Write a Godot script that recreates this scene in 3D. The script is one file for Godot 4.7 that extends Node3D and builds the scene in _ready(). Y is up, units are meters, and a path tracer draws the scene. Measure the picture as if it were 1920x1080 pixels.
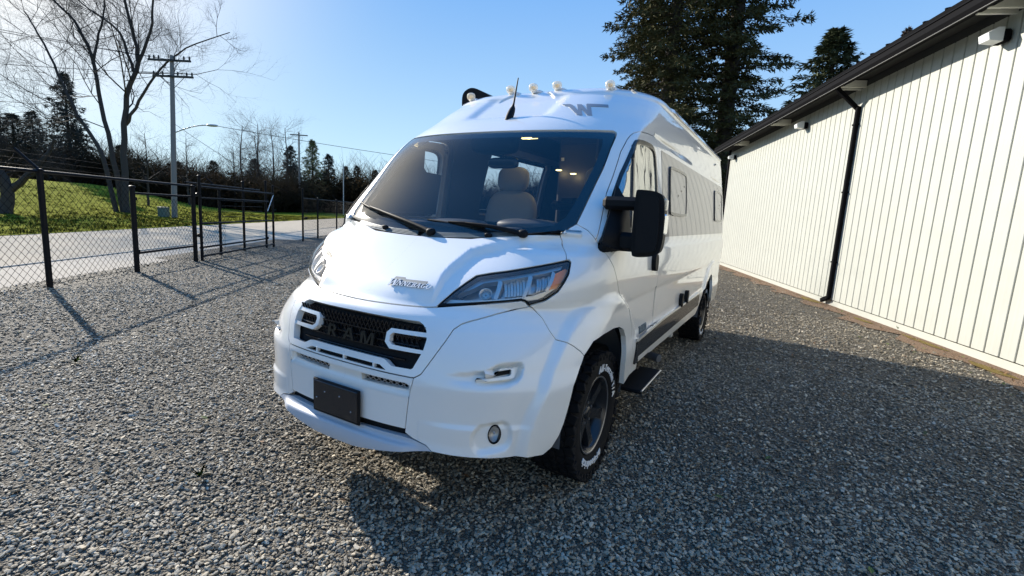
extends Node3D
# A white camper van parked on a gravel lot between a metal-clad shed and a chain-link fence. Metres, y up.
# The van stands with its front axle near the origin, nose towards +z and driver's side towards +x.

var rng := RandomNumberGenerator.new()
var M := {}
var names_used := {}

# ------------------------------------------------------------------ nodes
func numbered(called: String) -> String:
	var n: int = names_used.get(called, 0)
	names_used[called] = n + 1
	return called if n == 0 else "%s_%03d" % [called, n]

func tag(o: Node, label: String, category: String, group := "", kind := "") -> void:
	o.set_meta("label", label)
	o.set_meta("category", category)
	if group: o.set_meta("group", group)
	if kind: o.set_meta("kind", kind)

func thing(called: String, label: String, category: String, at := Vector3.ZERO, turn := 0.0, group := "") -> Node3D:
	var o := Node3D.new()
	o.name = numbered(called)
	add_child(o)
	o.position = at
	o.rotation.y = turn
	tag(o, label, category, group)
	return o

func obj(called: String, mesh: Mesh, mat: Material, parent: Node, xf := Transform3D.IDENTITY) -> MeshInstance3D:
	var o := MeshInstance3D.new()
	o.mesh = mesh
	o.material_override = mat
	o.name = numbered(called) if parent == self else called
	parent.add_child(o, true)
	o.transform = xf
	return o

func struct(called: String, mesh: Mesh, mat: Material, label: String) -> MeshInstance3D:
	var o := obj(called, mesh, mat, self)
	o.set_meta("kind", "structure")
	o.set_meta("label", label)
	return o

# ------------------------------------------------------------------ materials
func lin(r: float, g: float, b: float) -> Color:
	return Color(r, g, b).linear_to_srgb()

func mat(r: float, g: float, b: float, rough := 0.6, metal := 0.0) -> StandardMaterial3D:
	var m := StandardMaterial3D.new()
	m.albedo_color = lin(r, g, b)
	m.roughness = rough
	m.metallic = metal
	return m

func dull(r: float, g: float, b: float, spec := .12, rough := .7) -> StandardMaterial3D:
	var m := mat(r, g, b, rough)
	m.metallic_specular = spec
	return m

func glass(r: float, g: float, b: float, a: float, rough := 0.02) -> StandardMaterial3D:
	var m := mat(r, g, b, rough)
	m.albedo_color.a = a
	m.transparency = BaseMaterial3D.TRANSPARENCY_ALPHA
	return m

func noise_tex(seed_: int, freq: float, c0: Color, c1: Color, size := 512, octaves := 4, bump := false) -> NoiseTexture2D:
	var n := FastNoiseLite.new()
	n.seed = seed_
	n.frequency = freq
	n.fractal_octaves = octaves
	n.noise_type = FastNoiseLite.TYPE_SIMPLEX
	var t := NoiseTexture2D.new()
	t.width = size
	t.height = size
	t.seamless = true
	t.noise = n
	if not bump:
		var g := Gradient.new()
		g.set_color(0, c0)
		g.set_color(1, c1)
		t.color_ramp = g
	return t

func noisy(seed_: int, freq: float, c0: Color, c1: Color, tile: float, rough := 0.85, bump := 0.0, bumpfreq := 0.05) -> StandardMaterial3D:
	var m := StandardMaterial3D.new()
	m.albedo_texture = noise_tex(seed_, freq, c0, c1)
	m.uv1_triplanar = true
	m.uv1_world_triplanar = true
	m.uv1_scale = Vector3.ONE / tile
	m.roughness = rough
	if bump > 0.0:
		m.heightmap_enabled = true
		m.heightmap_texture = noise_tex(seed_ + 7, bumpfreq, Color.BLACK, Color.WHITE, 512, 4, true)
		m.heightmap_scale = bump
	return m

func make_materials() -> void:
	var paint := mat(0.865, 0.845, 0.80, 0.35)
	paint.clearcoat_enabled = true
	paint.clearcoat = 1.0
	paint.clearcoat_roughness = 0.03
	M.paint = paint
	M.paint_matte = mat(0.70, 0.71, 0.72, 0.45)
	M.lip = mat(0.50, 0.51, 0.53, 0.5)
	M.black = dull(0.008, 0.008, 0.009, .3, .6)
	M.black_gloss = mat(0.01, 0.01, 0.011, 0.12)
	M.letter_black = mat(0.012, 0.012, 0.013, 0.3)
	M.rubber = dull(0.012, 0.012, 0.013, .25, .75)
	M.dark = mat(0.006, 0.006, 0.006, 0.9)
	M.rim = mat(0.02, 0.02, 0.022, 0.22)
	M.rim_edge = mat(0.25, 0.25, 0.26, 0.3, 0.8)
	M.liner = mat(0.09, 0.095, 0.105, 0.75)
	M.chrome = mat(0.85, 0.86, 0.88, 0.08, 1.0)
	M.silver = mat(0.6, 0.62, 0.65, 0.28, 0.9)
	M.badge = mat(0.62, 0.65, 0.68, 0.3, 0.3)
	M.badge_edge = mat(0.11, 0.15, 0.17, 0.5)
	M.reflector = mat(0.56, 0.54, 0.51, 0.42, 0.7)
	M.reflector_dark = mat(0.42, 0.42, 0.42, 0.3, 0.8)
	M.amber = mat(0.9, 0.22, 0.03, 0.15)
	M.lens = glass(0.9, 0.95, 1.0, 0.06)
	M.clear_lamp = glass(1.0, 0.90, 0.70, 0.45, 0.12)
	M.lamp_core = mat(0.85, 0.6, 0.3, 0.3)
	M.windshield = glass(0.025, 0.045, 0.055, 0.27)
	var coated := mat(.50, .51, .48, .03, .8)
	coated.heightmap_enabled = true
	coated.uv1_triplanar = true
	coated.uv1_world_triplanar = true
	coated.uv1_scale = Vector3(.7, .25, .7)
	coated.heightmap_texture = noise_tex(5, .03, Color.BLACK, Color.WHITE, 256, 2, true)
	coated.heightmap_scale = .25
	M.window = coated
	M.window_tint = glass(0.02, 0.035, 0.04, 0.12)
	M.window_dark = mat(0.02, 0.022, 0.024, 0.03)
	var vinyl := mat(0.17, 0.163, 0.17, 0.35)
	vinyl.clearcoat_enabled = true
	vinyl.clearcoat = .6
	vinyl.clearcoat_roughness = 0.02
	M.vinyl = vinyl
	M.vinyl_logo = mat(0.27, 0.28, 0.3, 0.4)
	M.trim_black = mat(0.02, 0.02, 0.022, 0.18)
	M.cream = mat(0.56, 0.55, 0.53, 0.8)
	M.cabin = mat(0.035, 0.038, 0.042, 0.8)
	M.cabin_mid = mat(0.07, 0.078, 0.088, 0.8)
	M.dash = mat(0.085, 0.095, 0.105, 0.55)
	M.cabinet = mat(0.022, 0.021, 0.022, 0.5)
	M.headliner = mat(0.25, 0.25, 0.25, 0.9)
	M.white_text = mat(0.8, 0.8, 0.8, 0.6)
	var led := mat(1, 0.95, 0.7, 0.4)
	led.emission_enabled = true
	led.emission = Color(1.0, 0.92, 0.62)
	led.emission_energy_multiplier = 1.3
	M.led = led
	M.mirror_glass = mat(0.8, 0.82, 0.84, 0.03, 1.0)
	# surroundings
	M.fence = dull(0.008, 0.008, 0.009, .25, .5)
	M.wire = dull(0.010, 0.010, 0.010, .2, .6)
	M.galv = mat(0.45, 0.46, 0.47, 0.4, 0.7)
	M.gutter = dull(0.007, 0.007, 0.008)
	M.soffit = mat(0.04, 0.042, 0.04, 0.9)
	M.bead = mat(0.12, 0.12, 0.115, 0.7)
	M.beam = mat(0.70, 0.70, 0.62, 0.7)
	M.lampglass = mat(0.72, 0.75, 0.76, 0.25)
	M.haze_blue = mat(.09, .125, .155, .8)  # blue puts the windscreen's sky haze into the panel colour
	M.strap = mat(0.75, 0.75, 0.72, 0.6)
# ------------------------------------------------------------------ all together
func _ready() -> void:
	var cam := Camera3D.new()
	cam.name = "camera"
	cam.rotation_order = EULER_ORDER_YXZ
	cam.position = Vector3(1.8224, 1.4941, 2.5176)
	cam.rotation_degrees = Vector3(-8.713, 29.449, 3.190)
	cam.fov = 62.184
	cam.near = .05
	cam.far = 2500.0
	add_child(cam)
	cam.current = true
	var sun := DirectionalLight3D.new()
	sun.name = "sun"
	sun.light_color = Color(1.0, .97, .92)
	sun.light_energy = 1.25
	sun.light_angular_distance = .5
	sun.shadow_enabled = true
	add_child(sun)
	sun.look_at_from_position(Vector3.ZERO, Vector3(3.76, -1.78, .74), Vector3.UP)
	var sky := ProceduralSkyMaterial.new()
	sky.sky_top_color = Color(.20, .54, .88)
	sky.sky_horizon_color = Color(.83, .955, .99)
	sky.sky_curve = .22
	sky.ground_horizon_color = Color(.6, .6, .58)
	sky.ground_bottom_color = Color(.2, .2, .19)
	sky.sun_angle_max = 60.0
	sky.sun_curve = .26
	var env := Environment.new()
	env.background_mode = Environment.BG_SKY
	env.sky = Sky.new()
	env.sky.sky_material = sky
	env.tonemap_mode = Environment.TONE_MAPPER_LINEAR
	env.tonemap_exposure = 2.25
	env.background_energy_multiplier = .52
	env.sdfgi_enabled = true
	env.ssao_enabled = true
	env.ssil_enabled = true
	var we := WorldEnvironment.new()
	we.name = "environment"
	we.environment = env
	add_child(we)
	rng.seed = 1
	make_materials()
	more_materials()
	build_ground()
	build_shed()
	build_van()
	litter()
	build_fence()
	build_poles()
	build_bare_trees()
	build_conifers()
	build_thicket()

func more_materials() -> void:
	M.siding = noisy(71, .01, lin(.415, .42, .375), lin(.455, .46, .41), 3.0, .42)
	M.siding_b = noisy(72, .01, lin(.41, .415, .37), lin(.45, .455, .405), 3.0, .45)
	M.groove = mat(.13, .13, .115, .7)
	M.roof = dull(.007, .007, .008)
	M.moss = noisy(81, .08, lin(.20, .15, .02), lin(.34, .22, .04), .4, .95, 2.0, .2)
	M.pole = noisy(91, .05, lin(.17, .145, .125), lin(.27, .24, .21), .6, .9)
	M.pole_dark = mat(.045, .04, .035, .8)
	M.cabinet_green = mat(.10, .15, .13, .6)
	M.bark = noisy(95, .08, lin(.035, .027, .022), lin(.075, .06, .05), .8, .95)
	M.twig = mat(.035, .027, .022, .9)
	M.bush = dull(.060, .046, .032, .1, .95)
	M.bush.vertex_color_use_as_albedo = true
	M.blades = dull(.21, .205, .028)
	M.blades.vertex_color_use_as_albedo = true
	M.fir = dull(.072, .070, .030, .2)
	M.weed = dull(.08, .13, .03)
	M.fir_light = dull(.085, .10, .058, .2)
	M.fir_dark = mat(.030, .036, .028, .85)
	M.fir_sun_tint = mat(.16, .17, .06, .8)  # sunlight put into the needle colour of one far conifer
	M.fir_red = mat(.09, .06, .04, .85)
# ------------------------------------------------------------------ the place
# n runs across the fence towards the road, t along the fence away from the camera
func nt(n: float, t: float, y := 0.0) -> Vector3:
	return Vector3(-.81 * n - .586 * t, y, .586 * n - .81 * t)

func rise(x: float, z: float) -> float:   # the bank beyond the road
	var n := -.81 * x + .586 * z
	return 2.3 * smoothstep(25.0, 44.0, n) * (1.0 - smoothstep(22.0, 40.0, -z)) + .9 * smoothstep(40.0, 90.0, n)

func sheet(pts: Array, y: float) -> ArrayMesh:   # a flat polygon of ground
	var st := begin()
	var p := PackedVector2Array()
	for v in pts: p.append(Vector2(v.x, v.z))
	var tri := Geometry2D.triangulate_polygon(p)
	for t in range(0, tri.size(), 3):
		var a := p[tri[t]]
		var b := p[tri[t + 1]]
		var c := p[tri[t + 2]]
		if (b - a).cross(c - a) < 0:
			var k := b
			b = c
			c = k
		for q in [a, b, c]: st.add_vertex(Vector3(q.x, y, q.y))
	return done(st)

func build_ground() -> void:
	var earth := noisy(3, .02, lin(.07, .075, .035), lin(.12, .11, .06), 9.0)
	var far := 900.0
	struct("ground", sheet([Vector3(-far, 0, -far), Vector3(far, 0, -far), Vector3(far, 0, far), Vector3(-far, 0, far)], -.03), earth, "level ground that runs to the horizon")
	var gravel := noisy(11, .10, lin(.10, .089, .070), lin(.34, .305, .245), 1.1, .75, 3.0, .12)
	gravel.metallic_specular = .25
	gravel.detail_enabled = true
	gravel.detail_albedo = noise_tex(23, .012, lin(.55, .55, .56), lin(1.0, .99, .97))
	gravel.detail_blend_mode = BaseMaterial3D.BLEND_MODE_MUL
	gravel.detail_uv_layer = BaseMaterial3D.DETAIL_UV_1
	struct("gravel_lot", sheet([nt(6.75, -30), nt(6.75, 8.9), nt(7.3, 9.2), nt(7.4, 17), nt(6.6, 17.2), nt(6.6, 34), nt(-24, 34), nt(-40, -30)], 0.0), gravel, "grey crushed gravel lot under the van")
	var concrete := noisy(31, .03, lin(.42, .365, .285), lin(.52, .455, .36), 2.5, .95, .3, .2)
	struct("road_shoulder", sheet([nt(6.4, -30), nt(8.55, -30), nt(8.55, 60), nt(6.4, 60)], -.008), concrete, "pale concrete strip between fence and road")
	var asphalt := noisy(41, .05, lin(.36, .305, .225), lin(.47, .405, .31), 3.0, .95, .4, .25)
	asphalt.metallic_specular = .2
	concrete.metallic_specular = .2
	struct("road", sheet([nt(8.55, -40), nt(14.1, -40), nt(14.1, 150), nt(8.55, 150)], -.012), asphalt, "worn grey asphalt road beyond the fence")
	var st := begin()
	bx(st, Vector3(.12, .03, 120.0), Transform3D(Basis(Vector3.UP, atan2(.586, .81)), nt(8.52, 30, .0)), .02)
	struct("kerb", done(st), concrete, "low concrete kerb along the road")
	# grass beyond, one sheet with a bank
	st = begin(true)
	st.set_smooth_group(1)
	var grid := func(i: int, j: int) -> Vector3:
		var v := nt(14.0 + i * 2.0, -60 + j * 4.0)
		v.y = rise(v.x, v.z) + (.0 if i == 0 else .05 * sin(i * 1.7 + j * 2.3) + .02)
		return v
	for i in 60:
		for j in 55: quad(st, grid.call(i, j), grid.call(i, j + 1), grid.call(i + 1, j + 1), grid.call(i + 1, j))
	var grass := noisy(53, .03, lin(.15, .17, .016), lin(.31, .29, .032), 5.0, .9, 4.0, .3)
	grass.metallic_specular = .05
	struct("grass_field", done(st), grass, "green grass verge and bank across the road")
	# strip of bare earth at the foot of the shed
	var d := Vector3(-sin(deg_to_rad(20)), 0, -cos(deg_to_rad(20)))
	var out := Vector3(-cos(deg_to_rad(20)), 0, sin(deg_to_rad(20)))
	var p0 := Vector3(3.76, 0, -6.46)
	var pts := []
	for k in 60: pts.append(p0 + d * (-8 + k * .36) + out * (.40 + .14 * sin(k * 1.3) + .10 * sin(k * 2.9 + 1)))
	for k in 60: pts.append(p0 + d * (-8 + (59 - k) * .36) - out * .1)
	struct("earth_strip", sheet(pts, .012), noisy(61, .06, lin(.13, .075, .04), lin(.36, .24, .15), .9, .95, 2.0, .1), "bare brown earth along the foot of the shed wall")
	for c in [[3.5, .16, .45, .10], [-1.5, .22, .35, .08], [-.2, .15, .5, .06], [1.3, .2, .3, .06]]:
		var moss := []
		for k in 14:
			var a := TAU * k / 14
			moss.append(p0 + d * (c[0] + cos(a) * c[2] * (1 + .2 * sin(k * 5.0))) + out * (c[1] + sin(a) * c[3]))
		struct("moss_patch", sheet(moss, .018), M.moss, "yellow green moss at the foot of the shed wall")
	stones()

func stone_mesh(r: RandomNumberGenerator) -> ArrayMesh:
	var s := SphereMesh.new()
	s.radius = .5
	s.height = 1.0
	s.radial_segments = 6
	s.rings = 2
	var arr := s.get_mesh_arrays()
	var V: PackedVector3Array = arr[Mesh.ARRAY_VERTEX]
	var I: PackedInt32Array = arr[Mesh.ARRAY_INDEX]
	var moved := {}
	for i in V.size():
		var key := (V[i] * 100).round()
		if not moved.has(key): moved[key] = V[i] * Vector3(1.0, .40, .72) * r.randf_range(.70, 1.25)
		V[i] = moved[key]
	var st := begin()
	for i in I: st.add_vertex(V[i])
	return done(st)

func stones() -> void:
	var r := RandomNumberGenerator.new()
	r.seed = 77
	var cam := Vector3(1.82, 0, 2.52)
	var buffers := []
	for k in 4: buffers.append(PackedFloat32Array())
	var tracks := FastNoiseLite.new()
	tracks.seed = 4
	tracks.frequency = .35
	tracks.fractal_octaves = 3
	var look := deg_to_rad(29.45)
	var bands := [[.9, 3.2, 3900.0, .009, .025], [3.2, 6.0, 2300.0, .010, .027], [6.0, 10.0, 700.0, .015, .033], [10.0, 18.0, 180.0, .02, .038]]
	for b in bands:
		var area: float = deg_to_rad(112) * .5 * (b[1] * b[1] - b[0] * b[0])
		for i in int(area * b[2]):
			var d := sqrt(r.randf_range(b[0] * b[0], b[1] * b[1]))
			var a := look + deg_to_rad(r.randf_range(-56, 56))
			var p := cam + Vector3(-sin(a), 0, -cos(a)) * d
			if -.81 * p.x + .586 * p.z > 6.8: continue
			if (p - Vector3(3.76, 0, -6.46)).dot(Vector3(-cos(deg_to_rad(20)), 0, sin(deg_to_rad(20)))) < .22 + pow(r.randf(), 1.5) * .45: continue
			var s := r.randf_range(b[3], b[4]) * (1.45 if r.randf() < .06 else 1.0)
			var yaw := r.randf() * TAU
			var bs := Basis(Vector3.UP, yaw) * Basis(Vector3.RIGHT, r.randf_range(-.45, .45)) * Basis(Vector3.BACK, r.randf_range(-.45, .45))
			bs = bs.scaled_local(Vector3(s * 1.15, s * r.randf_range(.8, 1.3), s))
			var y := s * r.randf_range(.06, .40)
			var g := r.randf()
			var tone := .82 + .36 * smoothstep(-.35, .35, tracks.get_noise_2d(p.x, p.z))
			var v := tone * r.randf_range(.11, .22) if g < .70 else (r.randf_range(.20, .37) if g < .94 else r.randf_range(.04, .08))
			var warm := r.randf_range(-.06, .12)
			var buf: PackedFloat32Array = buffers[i % 4]
			buf.append_array(PackedFloat32Array([bs.x.x, bs.y.x, bs.z.x, p.x, bs.x.y, bs.y.y, bs.z.y, y, bs.x.z, bs.y.z, bs.z.z, p.z, v * (1.50 + warm), v * 1.33, v * (1.03 - warm * .9), 1.0]))
			buffers[i % 4] = buf
	var m := StandardMaterial3D.new()
	m.vertex_color_use_as_albedo = true
	m.roughness = .7
	m.metallic_specular = .32
	for k in 4:
		var mm := MultiMesh.new()
		mm.transform_format = MultiMesh.TRANSFORM_3D
		mm.use_colors = true
		mm.mesh = stone_mesh(r)
		mm.instance_count = buffers[k].size() / 16
		mm.buffer = buffers[k]
		var o := MultiMeshInstance3D.new()
		o.multimesh = mm
		o.material_override = m
		o.name = numbered("gravel")
		add_child(o)
		tag(o, "loose angular grey stones scattered over the lot", "gravel", "loose gravel of the lot", "stuff")

# dead leaves and small weeds, too many and too small to tell apart
func litter() -> void:
	var r := RandomNumberGenerator.new()
	r.seed = 41
	var d := Vector3(-sin(deg_to_rad(20)), 0, -cos(deg_to_rad(20)))
	var out := Vector3(-cos(deg_to_rad(20)), 0, sin(deg_to_rad(20)))
	var st := begin()
	var o := [Vector3(0, .004, -.5), Vector3(.26, .07, -.1), Vector3(.20, .09, .25), Vector3(0, .02, .55), Vector3(-.20, .05, .25), Vector3(-.26, .08, -.1)]
	for k in range(1, 5):
		st.add_vertex(o[0])
		st.add_vertex(o[k + 1])
		st.add_vertex(o[k])
	var mm := MultiMesh.new()
	mm.transform_format = MultiMesh.TRANSFORM_3D
	mm.use_colors = true
	mm.mesh = done(st)
	mm.instance_count = 620
	for i in 620:
		var p: Vector3
		if i < 420: p = Vector3(3.76, 0, -6.46) + d * r.randf_range(-6, 12.5) + out * (.12 + pow(r.randf(), 2.0) * .7)
		else: p = Vector3(1.8, 0, 2.5) + Vector3(r.randf_range(-7, 2.5), 0, r.randf_range(-9, -1))
		p.y = .025
		var s := r.randf_range(.025, .06)
		mm.set_instance_transform(i, Transform3D(Basis(Vector3.UP, r.randf() * TAU) * Basis(Vector3.RIGHT, r.randf_range(-.5, .5)) * Basis.from_scale(Vector3(s, s, s)), p))
		var v := r.randf_range(.5, 1.2)
		mm.set_instance_color(i, Color(.20 * v, .11 * v, .05 * v) if r.randf() < .8 else Color(.12 * v, .15 * v, .03))
	var leaves := MultiMeshInstance3D.new()
	leaves.multimesh = mm
	var m := StandardMaterial3D.new()
	m.vertex_color_use_as_albedo = true
	m.roughness = .8
	leaves.material_override = m
	leaves.name = numbered("leaf_litter")
	add_child(leaves)
	tag(leaves, "small brown leaves along the shed wall and on the gravel", "leaves", "", "stuff")
	# a few small green weeds in the stones
	var tw := Twigs.new()
	for k in 16:
		var a := r.randf() * TAU
		var w := Vector3(-sin(a), 0, cos(a)) * .008
		var tip := Vector3(cos(a), r.randf_range(.5, 1.4), sin(a)) * .05
		var b := tw.V.size()
		tw.V.append_array([-w, w, tip])
		tw.N.append_array([Vector3.UP, Vector3.UP, Vector3.UP])
		tw.I.append_array([b, b + 1, b + 2])
	var mesh := made(tw.V, tw.N, tw.I)
	var spots := [Vector3(-.75, .02, 1.25), Vector3(-2.6, .02, -.6), Vector3(-3.4, .02, .9), Vector3(3.55, .02, -7.1), Vector3(3.2, .02, -8.2)]
	var said := ["small green weed in the gravel before the van's bumper", "small weed in the gravel beyond the far front corner of the van", "small weed in the open gravel near the fence shadow", "small weed at the foot of the shed, right of the downpipe", "weed at the foot of the shed, just right of the downpipe shoe"]
	for i in 5:
		var w := obj("weed", mesh, M.weed, self, Transform3D(Basis(Vector3.UP, i * 1.3), spots[i]))
		tag(w, said[i], "weed", "weeds in the gravel")

# ------------------------------------------------------------------ shed
func build_shed() -> void:
	var a := deg_to_rad(20)
	var shed := thing("metal_shed", "long cream metal-clad shed with black gutter beside the van", "shed")
	shed.transform = Transform3D(Basis(Vector3(sin(a), 0, cos(a)), Vector3.UP, Vector3(-cos(a), 0, sin(a))), Vector3(3.76, 0, -6.46))
	var near := 17.0
	var end := -12.3
	obj("wall", box(Vector3(near - end, 4.6, .2), 0, Vector3((near + end) / 2, 2.3, -.14)), M.groove, shed)
	obj("end_wall", box(Vector3(.2, 4.6, 16), 0, Vector3(end + .1, 2.3, -8.3)), M.siding, shed)
	obj("base_flashing", box(Vector3(near - end, .12, .03), .005, Vector3((near + end) / 2, .05, -.024)), M.siding, shed)
	# cladding: one pan per piece, a narrow dark joint between
	var pitch := .2265
	var variants := []
	for k in 3:
		var st := begin()
		var w := pitch - .019
		var o := PackedVector2Array([Vector2(-w / 2, -.03), Vector2(w / 2, -.03), Vector2(w / 2, .004), Vector2(w / 2 - .006, .010), Vector2(.03 + k * .006, .0085), Vector2(.0, .010), Vector2(-.03, .0085), Vector2(-w / 2 + .006, .010), Vector2(-w / 2, .004)])
		plate(st, o, 4.30, Transform3D(Basis(Vector3.RIGHT, Vector3.BACK, Vector3.DOWN), Vector3(0, 2.28, 0)))
		variants.append(done(st))
	var x := end + pitch * .5
	var k := 0
	while x < near:
		obj("siding_panel", variants[k % 3], M.siding if k % 7 else M.siding_b, shed, Transform3D(Basis.IDENTITY, Vector3(x, 0, .0)))
		x += pitch
		k += 1
	obj("corner_post", box(Vector3(.14, 4.4, .12), .01, Vector3(end - .02, 2.2, .0)), M.gutter, shed)
	obj("top_trim", box(Vector3(near - end, .14, .03), .004, Vector3((near + end) / 2, 4.36, -.004)), M.soffit, shed)
	obj("soffit", box(Vector3(near - end + .5, .02, .62), .0, Vector3((near + end) / 2 - .25, 4.425, .20)), M.soffit, shed)
	var st := begin()
	var prof := PackedVector2Array([Vector2(.40, 4.29), Vector2(.50, 4.27), Vector2(.535, 4.34), Vector2(.53, 4.42), Vector2(.545, 4.43), Vector2(.54, 4.45), Vector2(.40, 4.45)])
	var gp := PackedVector2Array()
	for v in prof: gp.append(v)
	plate(st, gp, near - end + .5, Transform3D(Basis(Vector3.BACK, Vector3.UP, Vector3.LEFT), Vector3((near + end) / 2 - .25, 0, 0)))
	obj("gutter", done(st), M.gutter, shed)
	obj("gutter_bead", box(Vector3(near - end + .5, .012, .014), .003, Vector3((near + end) / 2 - .25, 4.274, .508)), M.bead, shed)
	# roof sheets with raised seams
	var slope := .22
	var rb := Transform3D(Basis(Vector3.RIGHT, slope), Vector3((near + end) / 2 - .25, 4.50, .50))
	obj("roof", box(Vector3(near - end + .5, .05, 16), .0, Vector3(0, 0, -8.0)), M.roof, shed, rb)
	st = begin()
	for i in 46: bx(st, Vector3(.03, .03, 16), Transform3D(Basis.IDENTITY, Vector3(-10.2 + i * .45, .035, -8.0)))
	var seams := obj("roof_seam", done(st), M.roof, shed, rb)
	seams.set_meta("kind", "stuff")
	for s in [-4.3, -.6, 2.95, 6.6, 10.15]:   # pairs of beam ends under the eaves
		for e in [-.09, .09]:
			obj("beam_end", box(Vector3(.045, .13, .46), .004, Vector3(-s + e, 4.335, .215)), M.beam, shed)
	# downpipe: gutter outlet, swan neck, pipe and shoe
	st = begin()
	bx(st, Vector3(.085, 3.78, .07), Transform3D(Basis.IDENTITY, Vector3(-2.93, 2.05, .055)), .012)
	var top := Vector3(-2.93, 3.92, .06)
	var up := Vector3(-3.02, 4.27, .45)
	var dir := (up - top).normalized()
	bx(st, Vector3(.085, top.distance_to(up) + .08, .07), Transform3D(Basis(Vector3.RIGHT, dir, Vector3.RIGHT.cross(dir).normalized()).orthonormalized(), (top + up) / 2), .012)
	bx(st, Vector3(.30, .085, .07), Transform3D(Basis(Vector3.BACK, .35), Vector3(-3.06, .12, .06)), .012)
	var pipe := obj("downpipe", done(st), M.gutter, shed)
	for y in [.9, 2.3, 3.6]: obj("pipe_strap", box(Vector3(.12, .03, .085), .003, Vector3(-2.93, y, .055)), M.gutter, pipe)
	for s in [-.43, 5.4, 11.5]:
		var lamp := obj("wall_lamp", box(Vector3(.20, .15, .09), .02, Vector3(-s, 4.03, .065)), M.gutter, shed)
		var l2 := begin()
		plate(l2, PackedVector2Array([Vector2(-.07, -.08), Vector2(.08, -.065), Vector2(.10, .02), Vector2(.0, .085), Vector2(-.07, .085)]), .17, Transform3D(Basis(Vector3.BACK, Vector3.UP, Vector3.LEFT), Vector3(-s, 4.04, .175)))
		obj("lamp_glass", done(l2), M.lampglass, lamp)

# ------------------------------------------------------------------ fence
func wire_fabric(w: float, h: float) -> ArrayMesh:   # chain link in the x-y plane: zigzag wires that hook into each other
	var st := begin()
	var step := .062
	var n := int(w / step)
	var rows := int(h / step)
	st.set_smooth_group(-1)
	var r := .0028
	for i in n:
		for j in rows:
			var s := 1.0 if (i + j) % 2 == 0 else -1.0
			for e in [0.0]:
				var a := Vector3(i * step + (0.0 if s > 0 else step), j * step, .002 * s)
				var b := Vector3(i * step + (step if s > 0 else 0.0), (j + 1) * step, .002 * s)
				var d := (b - a).normalized()
				var u := Vector3(-d.y, d.x, 0) * r
				var v := Vector3(0, 0, r)
				quad(st, a + u, b + u, b - u * .5 + v, a - u * .5 + v)
				quad(st, a - u * .5 + v, b - u * .5 + v, b - u * .5 - v, a - u * .5 - v)
				quad(st, a - u * .5 - v, b - u * .5 - v, b + u, a + u)
	return done(st)

func fence_post(parent: Node, n: float, t: float, h: float, r := .032) -> Node3D:
	var p := nt(n, t)
	var o := obj("post", rod(p, p + Vector3(0, h, 0), r, 12), M.fence, parent)
	obj("post_cap", pillow(Vector3(r * 2.5, .05, r * 2.5), 2.2, p + Vector3(0, h, 0), 8), M.fence, o)
	return o

func rail(parent: Node, n0: float, t0: float, n1: float, t1: float, y: float, r := .022, called := "rail") -> void:
	obj(called, rod(nt(n0, t0, y), nt(n1, t1, y), r, 8), M.fence, parent)

func fabric(parent: Node, n: float, t0: float, t1: float, y0: float, h: float) -> void:
	var o := obj("wire_mesh", wire_fabric(t1 - t0, h), M.wire, parent, Transform3D(Basis(Vector3(-.586, 0, -.81), Vector3.UP, Vector3(-.81, 0, .586)), nt(n, t0, y0)))
	o.set_meta("kind", "stuff")

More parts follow.
